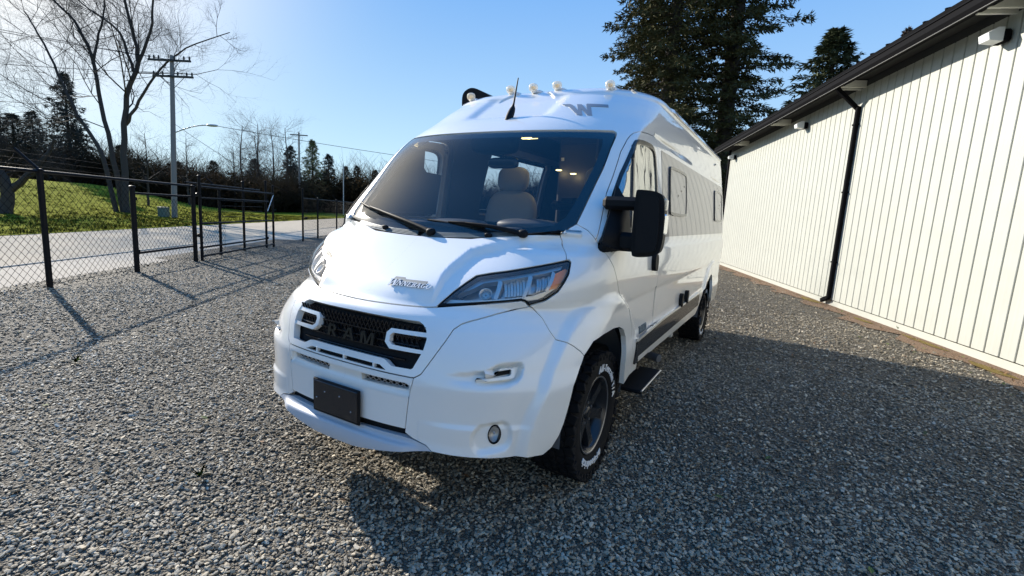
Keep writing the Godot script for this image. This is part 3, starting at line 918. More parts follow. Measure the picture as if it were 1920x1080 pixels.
func van_front(van: Node3D) -> void:
	var g := .0026
	var hood := poly([C0, 1.030, -.779, 1.030, -.532, 1.034, -.40, 1.037, -.334, 1.041, -.280, 1.075, -.217, 1.112, -.131, 1.154, -.055, 1.188, .04, 1.205, .146, 1.220, .409, 1.260, .567, 1.284, .583, 1.327, .601, 1.372, .590, 1.398, .368, 1.380, -.025, 1.335, -.285, 1.329, C0, 1.326])
	obj("hood", panel(inset(hood, g), [], .0115, 1, .014, 0, true), M.paint, van)
	# fascia round the grille
	var fascia := poly([C0, 1.030, -.779, 1.030, -.532, 1.034, -.40, 1.037, -.334, 1.041, -.122, 1.061, .118, 1.083, .213, 1.093, .244, 1.086, .276, 1.063, .058, 1.030, -.124, .998, -.186, .984, -.239, .961, -.341, .864, -.403, .800, -.442, .760, -.486, .740, C0, .735])
	var hole := poly([C0, .985, -.447, .980, -.420, .968, -.405, .945, -.405, .909, -.428, .860, -.490, .780, -.502, .774, -.624, .772, -.661, .793, -.685, .797, C0, .797])
	var slots := poly([C0, .768, -.695, .767, -.657, .749, C0, .749])
	obj("grille_surround", panel(inset(fascia, g), [hole, slots], .017, 1, .035, 0, true), M.paint, van)
	# grille: a dark backing, a honeycomb of bars and raised letters
	var grille := obj("grille", panel(inset(hole, -.02), [], .04, 1, 0, -.045, true), M.black, van)
	var st := begin()
	for k in 6:   # thin horizontal bars
		var y := .800 + k * .034
		for s in [1.0, -1.0]:
			var prev := Vector3.ZERO
			for i in 9:
				var x := .47 * i / 8
				var p := Vector3(x * s, y, front_z(x, y) - .03)
				if i > 0 and x < (.44 if y > .86 else .38): bx(st, Vector3(p.distance_to(prev) + .002, .006, .012), Transform3D(Basis(Vector3.UP, -atan2(p.z - prev.z, p.x - prev.x)), (p + prev) / 2))
				prev = p
	for k in 30:
		var x := -.39 + .78 * k / 29.0
		bx(st, Vector3(.005, .17, .008), Transform3D(Basis(Vector3.BACK, .5), Vector3(x, .885, front_z(x, .885) - .036)))
		bx(st, Vector3(.005, .17, .008), Transform3D(Basis(Vector3.BACK, -.5), Vector3(x, .885, front_z(x, .885) - .038)))
	var bars := obj("grille_bar", done(st), M.black_gloss, grille)
	bars.set_meta("kind", "stuff")
	for k in 3:
		st = begin()
		letters(st, "RAM"[k], .058, .010, Transform3D(Basis.IDENTITY.scaled(Vector3(1.5, 1, 1)), Vector3.ZERO), true, "Droid Sans", 700)
		var x := (k - 1) * .125 - .01
		obj("letter", done(st), M.letter_black, grille, Transform3D(Basis(Vector3.RIGHT, -.18), Vector3(x, .862, front_z(x, .885) - .012)))
	# the pair of white brackets at the ends of the grille
	var br := poly([-.385, .938, -.626, .936, -.656, .915, -.668, .872, -.640, .845, -.400, .846, -.415, .862, -.625, .865, -.640, .878, -.634, .905, -.615, .918, -.392, .919])
	for s in [1.0, -1.0]: obj("grille_bracket", panel(br, [], .02, s, .03, -.004), M.paint, van)
	obj("vent_slot_backing", panel(inset(slots, -.01), [], .03, 1, 0, -.034, true), M.black, van)
	for x in [-.2, 0.0, .2]:
		obj("vent_slot_divider", box(Vector3(.011, .026, .02), .002, Vector3(x, .758, front_z(x, .758) - .012)), M.paint, van)
	# lower centre module with its two mesh slots and the number plate holder
	var module := poly([C0, .735, -.486, .740, -.51, .658, -.521, .571, -.529, .490, C0, .475])
	var slot := poly([-.842, .697, -.527, .703, -.533, .672, -.836, .664])
	obj("bumper_centre", panel(inset(module, g), [slot], .018, 1, .03, 0, true), M.paint, van)
	for s in [1.0, -1.0]:
		var back := obj("bumper_mesh_slot", panel(inset(slot, -.015), [], .03, s, 0, -.06), M.black, van)
		st = begin()
		for k in 8:
			for d in [-1.0, 1.0]:
				var x := .12 + .29 * (k + .5) / 8
				bx(st, Vector3(.045, .0035, .004), Transform3D(Basis(Vector3.BACK, .55 * d), Vector3(x * s, .683, front_z(x, .683) - .045)))
		obj("mesh_bar", done(st), M.silver, back)
	var lip := poly([C0, .440, -.54, .452, -.478, .446, -.40, .432, -.366, .412, -.386, .411, -.626, .382, -.833, .358, C0, .352])
	obj("bumper_lip", panel(lip, [], .018, 1, .08, 0, true), M.lip, van)
	obj("bumper_gap", panel(poly([C0, .47, -.5, .48, -.44, .40, C0, .36]), [], .03, 1, 0, -.03, true), M.black, van)
	var holder := obj("number_plate_holder", box(Vector3(.335, .178, .012), .006, Vector3(-.01, .539, .975)), M.black, van)
	obj("plate_backing", box(Vector3(.31, .155, .01), .003, Vector3(-.01, .541, .981)), M.trim_black, holder)
	for c in [[-.07, .571], [.035, .571], [-.13, .530], [.115, .512]]:
		obj("screw", box(Vector3(.007, .007, .006), .002, Vector3(c[0] - .01, c[1], .987)), M.silver, holder)
	# bumper corners with their vents and fog lamps
	var corner := poly([-.531, .473, -.521, .571, -.51, .658, -.486, .74, -.442, .76, -.403, .80, -.341, .864, -.239, .961, -.186, .984, -.124, .998, .058, 1.03, .276, 1.063, .301, 1.058, .366, 1.011, .401, .960, .441, .920, .482, .906, .547, .882, .608, .853, .640, .831, .581, .754, .535, .704, .512, .615, .485, .534, .455, .475, .408, .422, .345, .393, .199, .400, -.007, .400, -.181, .405, -.299, .409, -.364, .411, -.399, .434, -.478, .451])
	var fog := circle(.018, .505, .044, .047)
	for s in [1.0, -1.0]:
		var b := obj("bumper_corner", panel(inset(corner, g), [fog], .0095, s, .03), M.paint, van)
		obj("vent_opening", panel(poly([-.045, .789, .118, .805, .112, .788, -.065, .773]), [], .02, s, .0, .010), M.black, b)
		obj("vent_bracket", panel(poly([-.062, .802, .135, .819, .143, .812, .136, .776, .125, .770, -.115, .752, -.12, .763, .105, .781, .115, .789, .117, .804, .108, .808, -.058, .795]), [], .02, s, .03, .030), M.paint, b)
		var f := on_skin(.018, .505)
		var m := Transform3D(Basis(Vector3(s, 0, 0), Vector3(0, 1, 0), Vector3(0, 0, 1)), Vector3.ZERO)
		var lamp := obj("fog_lamp", panel(fog, [circle(.018, .505, .037, .040)], .01, s, .03, .002), M.black, van)
		st = begin()
		turned(st, [Vector2(.001, -.03), Vector2(.015, -.029), Vector2(.031, -.018), Vector2(.040, .0)], 20)
		obj("reflector", done(st), M.reflector, lamp, m * f * Transform3D(Basis(Vector3.UP, -PI / 2), Vector3(0, 0, -.004)))
		obj("lens", panel(circle(.018, .505, .039, .042), [], .012, s, 0, -.002), M.lens, lamp)
		obj("bulb", box(Vector3(.012, .012, .02), .004), M.silver, lamp, m * f * Transform3D(Basis.IDENTITY, Vector3(0, 0, -.02)))
	headlights(van)
	# bonnet badge
	var f2 := on_skin(-.505, 1.112, .005)
	st = begin()
	var slant := Transform3D(Basis(Vector3(1, 0, 0), Vector3(.25, 1, 0), Vector3(0, 0, 1)), Vector3.ZERO)
	letters(st, "W", .056, .004, slant * Transform3D(Basis.IDENTITY, Vector3(-.135, 0, .002)), false, "Droid Serif")
	letters(st, "INNEBAGO", .036, .004, slant * Transform3D(Basis.IDENTITY, Vector3(-.078, -.004, .002)), false, "Droid Serif")
	var badge := obj("hood_badge", done(st), M.badge, van, f2 * Transform3D(Basis(Vector3.BACK, .03).scaled(Vector3(.80, .8, .7)), Vector3(.0, -.012, 0)))
	st = begin()
	plate(st, poly([-.128, -.016, .138, -.016, .152, .034, -.02, .034, -.03, .048, -.105, .048]), .004)
	obj("badge_backing", done(st), M.badge_edge, badge, Transform3D(Basis.IDENTITY, Vector3(0, .004, -.003)))

func headlights(van: Node3D) -> void:
	var hl := poly([-.330, 1.046, -.280, 1.078, -.217, 1.115, -.131, 1.157, -.055, 1.190, .04, 1.207, .146, 1.222, .409, 1.262, .567, 1.285, .590, 1.284, .597, 1.272, .566, 1.224, .477, 1.139, .386, 1.097, .275, 1.068, .246, 1.088, .213, 1.095, .118, 1.085, -.122, 1.063])
	for s in [1.0, -1.0]:
		var lens := inset(hl, .010)
		var lamp := obj("headlight", panel(inset(hl, .001), [lens], .02, s, .07, -.003), M.black, van)
		obj("lens", panel(lens, [], .025, s, 0, .0), M.lens, lamp)
		obj("reflector", panel(inset(hl, .004), [], .025, s, 0, -.075), M.reflector_dark, lamp)
		# chrome lower shelf, dividers and bowls, an amber block at the outer end
		obj("bezel", panel(poly([-.285, 1.058, -.115, 1.073, .115, 1.094, .215, 1.103, .25, 1.097, .275, 1.082, .375, 1.110, .46, 1.152, .44, 1.150, .30, 1.117, .10, 1.104, -.11, 1.088, -.25, 1.085]), [], .02, s, .03, -.018), M.reflector, lamp)
		obj("bezel", panel(poly([-.20, 1.112, -.10, 1.157, -.03, 1.185, .15, 1.209, .41, 1.248, .54, 1.268, .52, 1.252, .40, 1.234, .14, 1.196, -.02, 1.172, -.09, 1.146]), [], .02, s, .03, -.022), M.reflector_dark, lamp)
		for d in [[.093, 1.190, .042, 1.100], [.300, 1.222, .235, 1.112], [.468, 1.240, .400, 1.140]]:
			var n := Vector2(d[2] - d[0], d[3] - d[1]).normalized().orthogonal() * .012
			obj("divider", panel(PackedVector2Array([Vector2(d[0], d[1]) + n, Vector2(d[0], d[1]) - n, Vector2(d[2], d[3]) - n, Vector2(d[2], d[3]) + n]), [], .02, s, .045, -.022), M.reflector, lamp)
		var m := Transform3D(Basis(Vector3(s, 0, 0), Vector3(0, 1, 0), Vector3(0, 0, 1)), Vector3.ZERO)
		for k in 9:
			var a := .105 + k * .021
			obj("reflector_flute", panel(poly([a, 1.118 + k * .001, a + .017, 1.119 + k * .001, a + .024, 1.198 + k * .003, a + .007, 1.197 + k * .003]), [], .03, s, .02, -.05 if k % 2 else -.042), M.reflector, lamp)
		for k in 6:
			var a := .33 + k * .021
			obj("reflector_flute", panel(poly([a, 1.135 + k * .004, a + .017, 1.138 + k * .004, a + .026, 1.222 + k * .003, a + .009, 1.219 + k * .003]), [], .03, s, .02, -.05 if k % 2 else -.044), M.reflector_dark if k < 4 else M.reflector, lamp)
		for c in [[-.02, 1.130, .030]]:
			var st := begin()
			turned(st, [Vector2(.006, -.045), Vector2(c[2] * .5, -.038), Vector2(c[2] * .85, -.02), Vector2(c[2], .0), Vector2(c[2] * 1.08, .0)], 28)
			for k in 14:   # flutes in the bowl
				var a := TAU * k / 14
				bx(st, Vector3(.004, c[2] * .8, .004), Transform3D(Basis(Vector3.RIGHT, a), Vector3(-.018, cos(a) * c[2] * .55, sin(a) * c[2] * .55)))
			var bowl := obj("reflector_bowl", done(st), M.reflector, lamp, m * on_skin(c[0], c[1], -.03) * Transform3D(Basis(Vector3.UP, -PI / 2), Vector3.ZERO))
			bowl.set_meta("label", "round fluted reflector bowl inside the headlamp")
		obj("indicator", panel(poly([.475, 1.232, .555, 1.254, .570, 1.250, .500, 1.160, .415, 1.135, .418, 1.148]), [], .02, s, .02, -.02), M.amber, lamp)

func van_sides(van: Node3D) -> void:
	var g := .0026
	# front wings
	var wing := poly([.276, 1.066, .386, 1.095, .477, 1.137, .566, 1.222, .599, 1.276, .590, 1.286, .567, 1.286, .583, 1.327, .601, 1.372, .590, 1.398, .63, 1.420, .668, 1.442, .724, 1.464, .794, 1.434, .846, 1.389, .90, 1.33, 1.0, 1.25, 1.15, 1.08, 1.30, .97, 1.39, .85, 1.43, .72, 1.44, .53, 1.335, .497, 1.324, .541, 1.299, .643, 1.290, .756, 1.272, .812, 1.217, .865, 1.128, .897, 1.013, .908, .868, .906, .736, .885, .640, .831, .608, .853, .547, .882, .482, .906, .441, .920, .401, .960, .366, 1.011, .301, 1.058])
	for s in [1.0, -1.0]: obj("front_wing", panel(inset(wing, g), [], .018, s, .03), M.paint, van)
	# front doors
	var door := poly([.846, 1.389, .93, 1.517, 1.013, 1.642, 1.104, 1.741, 1.236, 1.901, 1.339, 1.987, 1.390, 2.018, 1.430, 2.036, 1.497, 2.053, 1.727, 2.078, 1.86, 2.085, 1.93, 2.075, 1.965, 2.045, 1.985, 1.96, 2.02, 1.70, 2.05, 1.42, 2.065, 1.05, 2.07, .75, 2.065, .535, 1.44, .53, 1.43, .72, 1.39, .85, 1.30, .97, 1.15, 1.08, 1.0, 1.25, .90, 1.33])
	var win := rounded(poly([.925, 1.450, 1.10, 1.695, 1.375, 1.958, 1.425, 1.990, 1.62, 2.010, 1.80, 2.016, 1.885, 1.995, 1.925, 1.935, 1.965, 1.70, 1.985, 1.455, 1.93, 1.436, 1.10, 1.43]), 1)
	for s in [1.0, -1.0]:
		var d := obj("front_door", panel(inset(door, g), [win], .022, s, .04), M.paint, van)
		d.set_meta("label", "driver's door with the tall towing mirror" if s > 0 else "passenger's door on the fence side")
		obj("window_frame", panel(inset(win, -.004), [inset(win, .024)], .025, s, .012, .002), M.trim_black, d)
		obj("window_divider", panel(poly([1.352, 1.945, 1.378, 1.960, 1.345, 1.44, 1.315, 1.44]), [], .03, s, .01, .003), M.trim_black, d)
		obj("window_pane", panel(inset(win, .012), [], .04, s, 0, -.006), M.window if s > 0 else M.window_tint, d)
		obj("door_trim", panel(inset(door, .05), [inset(win, -.03)], .08, s, 0, -.07), M.cabin, d)
		if s < 0: obj("added_haze_panel", panel(poly([.98, 1.46, 1.10, 1.68, 1.375, 1.945, 1.425, 1.975, 1.62, 1.995, 1.66, 1.995, 1.70, 1.85, 1.74, 1.82, 1.955, 1.815, 1.975, 1.46]), [], .08, s, 0, -.035), M.haze_blue, d)  # added panel inside the pane, coloured for sky haze on the windscreen
		var st := begin()
		plate(st, rounded(poly([-.045, .06, .03, .06, .055, .02, .045, -.045, .02, -.06, -.03, -.05]), 2), .03)
		var m := Transform3D(Basis(Vector3(s, 0, 0), Vector3(0, 1, 0), Vector3(0, 0, 1)), Vector3.ZERO)
		obj("handle", done(st), M.black, d, m * on_skin(1.85, 1.222, .014))
		obj("seam_notch", panel(poly([2.035, 1.035, 2.075, 1.035, 2.075, 1.027, 2.043, 1.027, 2.043, .81, 2.035, .81]), [], .03, s, 0, .0015), M.badge_edge, d)
	# the rest of the body side with the roof cap's front
	var side := poly([.724, 1.464, .872, 1.613, 1.045, 1.786, 1.159, 1.917, 1.262, 2.015, 1.271, 2.032, 1.255, 2.042, 1.15, 2.040, .858, 2.035, .498, 2.030, C0, 2.026, C0, 2.42, 6.2, 2.42, 6.2, .50, 5.25, .50, 5.17, .56, 5.12, .68, 5.11, .80, 5.05, .86, 4.96, .89, 4.86, .88, 4.62, .80, 4.48, .72, 4.36, .62, 4.27, .55, 4.16, .497, 2.065, .525, 2.07, .75, 2.065, 1.05, 2.05, 1.42, 2.02, 1.70, 1.985, 1.96, 1.965, 2.045, 1.93, 2.075, 1.86, 2.085, 1.727, 2.078, 1.497, 2.053, 1.430, 2.036, 1.390, 2.018, 1.339, 1.987, 1.236, 1.901, 1.104, 1.741, 1.013, 1.642, .93, 1.517, .846, 1.389, .794, 1.434])
	var slide := rounded(poly([2.62, 1.50, 2.62, 1.56, 2.62, 2.06, 2.62, 2.12, 2.68, 2.12, 3.9, 2.12, 3.96, 2.12, 3.96, 2.06, 3.96, 1.56, 3.96, 1.50, 3.90, 1.50, 2.68, 1.50]), 1)
	for s in [1.0, -1.0]:
		var cut := [] if s > 0 else [slide]
		var b := obj("body_side", panel(inset(side, g), cut, .025, s, .03), M.paint, van)
		b.set_meta("label", "driver's body side under the grey stripe" if s > 0 else "passenger's body side with a large window")
		if s < 0: obj("window_pane", panel(inset(slide, .004), [], .1, s, 0, -.006), M.window_tint, b)
		if s < 0: obj("window_frame", panel(inset(slide, -.01), [inset(slide, .03)], .05, s, .012, .003), M.trim_black, b)
		# inner lining of the cab and living space
		var cut2 := [] if s > 0 else [inset(slide, -.02)]
		obj("lining", panel(inset(poly([.76, 1.48, 1.29, 2.06, 1.2, 2.085, .5, 2.075, C0, 2.07, C0, 2.36, 5.9, 2.36, 5.9, .72, 2.10, .72, 2.08, 1.42, 2.02, 1.95, 1.94, 2.10, 1.43, 2.07, 1.236, 1.93, .87, 1.45]), .002), cut2, .09, s, 0, -.075), M.cabin_mid, b)
		var trim := obj("sill_trim", panel(inset(poly([1.50, .732, 4.155, .737, 4.175, .60, 1.488, .588]), .004), [], .06, s, .02, .012), M.trim_black, van)
		obj("sill_strip", strip_on_skin(poly([1.50, .742, 2.4, .743, 3.3, .745, 4.15, .747]), .014, .02, s), M.silver, trim)
		for q in [1.98, 2.10]: obj("strip_joint", strip_on_skin(poly([q, .742, q + .02, .742]), .018, .023, s), M.black, trim)
		obj("drip_rail", strip_on_skin(poly([1.75, 2.405, 2.6, 2.402, 3.6, 2.402, 4.8, 2.402, 5.72, 2.402]), .03, .014, s), M.paint, van)
	# grey vinyl band with its two windows
	var band := obj("side_stripe", panel(poly([2.085, 2.018, 5.80, 2.030, 5.80, 1.398, 2.12, 1.393]), [], .06, 1, 0, .002), M.vinyl, van)
	band.set_meta("label", "glossy grey vinyl band along the upper body side")
	for w in [[2.33, 3.03, 1.555, 1.940], [4.93, 5.63, 1.548, 1.938]]:
		var o := rounded(poly([w[0], w[2], w[0], w[3], w[1], w[3], w[1], w[2]]), 1)
		o = rounded(poly([w[0], w[2] + .03, w[0], w[3] - .03, w[0] + .05, w[3], w[1] - .05, w[3], w[1], w[3] - .03, w[1], w[2] + .03, w[1] - .05, w[2], w[0] + .05, w[2]]), 1)
		var frame := obj("side_window", panel(o, [inset(o, .022)], .04, 1, .012, .014), M.trim_black, van)
		obj("pane", panel(inset(o, .022), [], .06, 1, .0, .009), M.vinyl, frame)
		for k in 3: obj("latch_mark", panel(poly([lerpf(w[0], w[1], .45 + .18 * k), lerpf(w[2], w[3], .42 + .12 * k), lerpf(w[0], w[1], .5 + .18 * k), lerpf(w[2], w[3], .42 + .12 * k), lerpf(w[0], w[1], .5 + .18 * k), lerpf(w[2], w[3], .46 + .12 * k), lerpf(w[0], w[1], .45 + .18 * k), lerpf(w[2], w[3], .46 + .12 * k)]), [], .06, 1, 0, .011), M.trim_black, frame)
	# tail
	var st := begin()
	var prev := []
	for j in 24:
		var y := lerpf(.5, 2.55, j / 23.0)
		look_up(y)
		var row := [Vector3(s_w - .12, y, REAR), Vector3(-s_w + .12, y, REAR)]
		if j > 0: quad(st, prev[0], prev[1], row[1], row[0])
		prev = row
	obj("rear_doors", done(st), M.paint, van)
	# small fittings on the driver's side
	for q in [3.07, 3.34]:
		var f := on_skin(q, .80, .016)
		var s2 := begin()
		plate(s2, rounded(poly([-.035, -.06, -.035, .04, -.015, .065, .02, .065, .035, .03, .035, -.06]), 1), .034)
		obj("outlet_cover", done(s2), M.black, van, f)
	obj("marker_lamp", box(Vector3(.05, .022, .02), .006), M.reflector_dark, van, on_skin(5.12, 2.27, .006))
	var s3 := begin()
	letters(s3, "TRAVATO", .05, .006, Transform3D(Basis(Vector3(.62, 0, 0), Vector3(.1, 1, 0), Vector3(0, 0, 1)), Vector3.ZERO), true)
	obj("side_badge", done(s3), M.badge_edge, van, on_skin(1.765, .772, .004))
	# logo on the roof cap, cut from grey vinyl
	var logo := poly([.90, 2.262, 1.06, 2.262, 1.09, 2.250, 1.105, 2.197, 1.19, 2.257, 1.285, 2.256, 1.30, 2.200, 1.365, 2.250, 1.405, 2.262, 1.86, 2.258, 1.83, 2.236, 1.445, 2.238, 1.33, 2.158, 1.225, 2.160, 1.205, 2.212, 1.125, 2.157, 1.015, 2.160, .985, 2.240, .93, 2.245])
	for i in logo.size(): logo[i] = Vector2(.985 + (logo[i].x - .90) * .40, logo[i].y)
	obj("roof_logo", panel(logo, [], .02, 1, .003, .003), M.vinyl_logo, van)

func van_roof(van: Node3D) -> void:
	on_roof = true
	var edge := PackedVector2Array([Vector2(-.1, .0)])
	edge[0].y = -front_z(0, 2.416)
	look_up(2.416)
	for i in 81:
		var t := i / 80.0
		var x := s_w * pow(sin(t * PI / 2), .5)
		edge.append(Vector2(x, -front_z(x, 2.416)))
		look_up(2.416)
	edge.append(Vector2(s_w, 4.86))
	edge.append(Vector2(s_w - .035, 4.945))
	edge.append(Vector2(s_w - .12, 4.98))
	edge.append(Vector2(-.1, 4.98))
	obj("roof", panel(edge, [], .05, 1, 0, 0, true), M.paint, van)
	on_roof = false
	# five clear marker lamps along the front edge of the roof
	for x in [-.6, -.2, 0.0, .2, .6]:
		var y := 2.402 if absf(x) > .5 else 2.42
		var z := front_z(x, y)
		var lamp := obj("roof_marker_lamp", pillow(Vector3(.072, .036, .18), 2.2, Vector3(0, .006, -.065), 12), M.paint_matte, van, Transform3D(Basis(Vector3.RIGHT, .12), Vector3(x, y + .012, z)))
		obj("lens", pillow(Vector3(.066, .062, .064), 2.6, Vector3(0, .032, .010), 12), M.clear_lamp, lamp)
		obj("bulb_holder", box(Vector3(.03, .024, .03), .005, Vector3(0, .03, .008)), M.lamp_core, lamp)
	# stub aerial
	var base := obj("aerial", pillow(Vector3(.05, .05, .19), 2.2, Vector3.ZERO, 10), M.black, van, Transform3D(Basis(Vector3.RIGHT, 1.0), Vector3(.055, 2.165, -.445)))
	var st := begin()
	tube(st, [Vector3(.055, 2.20, -.47), Vector3(.056, 2.26, -.49), Vector3(.058, 2.44, -.53)], [.016, .007, .004], 8)
	obj("mast", done(st), M.black, base, base.transform.affine_inverse())
	# awning case along the far edge of the roof, a small vent
	st = begin()
	plate(st, rounded(poly([-.012, -.15, -.018, -.04, .0, .005, .05, .032, .10, .036, .17, .012, .30, -.055, .30, -.09]), 2), 3.2, Transform3D(Basis.IDENTITY, Vector3(-.86, 2.555, -2.75)))
	obj("awning_case", done(st), M.black, van)
	obj("roof_vent", box(Vector3(.36, .07, .4), .02, Vector3(.25, 2.585, -2.3)), M.black, van)

func van_glass(van: Node3D) -> void:
	var ws := poly([C0, 2.022, .498, 2.026, .858, 2.031, 1.15, 2.036, 1.245, 2.036, 1.262, 2.028, 1.253, 2.012, 1.154, 1.915, 1.040, 1.784, .867, 1.611, .718, 1.462, .664, 1.440, .60, 1.414, .40, 1.392, .0, 1.358, -.2, 1.352, C0, 1.350])
	obj("windscreen", panel(inset(ws, .002), [], .03, 1, .006, -.003, true), M.windshield, van)
	var inner := poly([C0 - .1, 1.985, .498, 1.988, .858, 1.99, 1.13, 1.985, 1.10, 1.935, .97, 1.79, .80, 1.62, .66, 1.50, .56, 1.455, .36, 1.432, .0, 1.40, -.2, 1.396, C0 - .1, 1.394])
	obj("windscreen_border", panel(inset(ws, .003), [inner], .03, 1, 0, -.008, true), M.black_gloss, van)
	# scuttle with its ribs, below the glass
	var cowl := obj("scuttle_panel", panel(poly([C0, 1.318, -.285, 1.321, -.025, 1.327, .368, 1.372, .60, 1.39, .66, 1.435, .60, 1.425, .40, 1.40, .0, 1.37, -.2, 1.365, C0, 1.362]), [], .02, 1, 0, -.022, true), M.black, van)
	for k in 4:
		var y := 1.331 + k * .007
		for s in [1.0, -1.0]:
			obj("rib", strip_on_skin(poly([-.37 + k * .012, y, -.28, y + .001, -.12, y + .006, .03, y + .014, .18, y + .026, .32, y + .038]), .0035, .004, s), M.badge_edge, cowl)
	# wipers: arm, blade and pivot
	wiper(van, Vector2(.075, 1.360), Vector2(-.835, 1.522))
	wiper(van, Vector2(.615, 1.386), Vector2(-.02, 1.430))
	for c in [[.10, 1.352, 1.0], [-.06, 1.352, -1.0]]:
		var f := on_skin(c[0], c[1], .008)
		obj("washer_nozzle", pillow(Vector3(.045, .022, .03), 2.5), M.black, cowl, Transform3D(f.basis, f.origin * Vector3(c[2], 1, 1)))

func wiper(van: Node3D, from: Vector2, to: Vector2) -> void:
	var on_glass := func(t: float, lift: float, low: float) -> Vector3:
		var p := from.lerp(to, t) - Vector2(0, low)
		return Vector3(p.x, p.y, front_z(p.x, p.y)) + Vector3(0, .68, .73) * lift
	var st := begin()
	var pts := []
	var rad := []
	for i in 9:
		var t := i / 8.0 * .58
		pts.append(on_glass.call(t, .036 + .012 * sin(PI * i / 8.0), .012 * (1.0 - i / 8.0)))
		rad.append(lerpf(.016, .007, i / 8.0))
	tube(st, pts, rad, 6)
	var arm := obj("wiper_arm", done(st), M.black, van)
	obj("pivot_cap", pillow(Vector3(.055, .045, .045), 2.4, pts[0]), M.black, arm)
	st = begin()
	pts = []
	rad = []
	for i in 13:
		pts.append(on_glass.call(.10 + .90 * i / 12.0, .012, 0.0))
		rad.append(.008 if i < 12 else .004)
	tube(st, pts, rad, 5)
	obj("wiper_blade", done(st), M.black, arm)
	st = begin()
	tube(st, [on_glass.call(.36, .024, 0.0), on_glass.call(.55, .036, 0.0), on_glass.call(.74, .024, 0.0)], [.006, .010, .006], 6)
	obj("blade_carrier", done(st), M.black, arm)

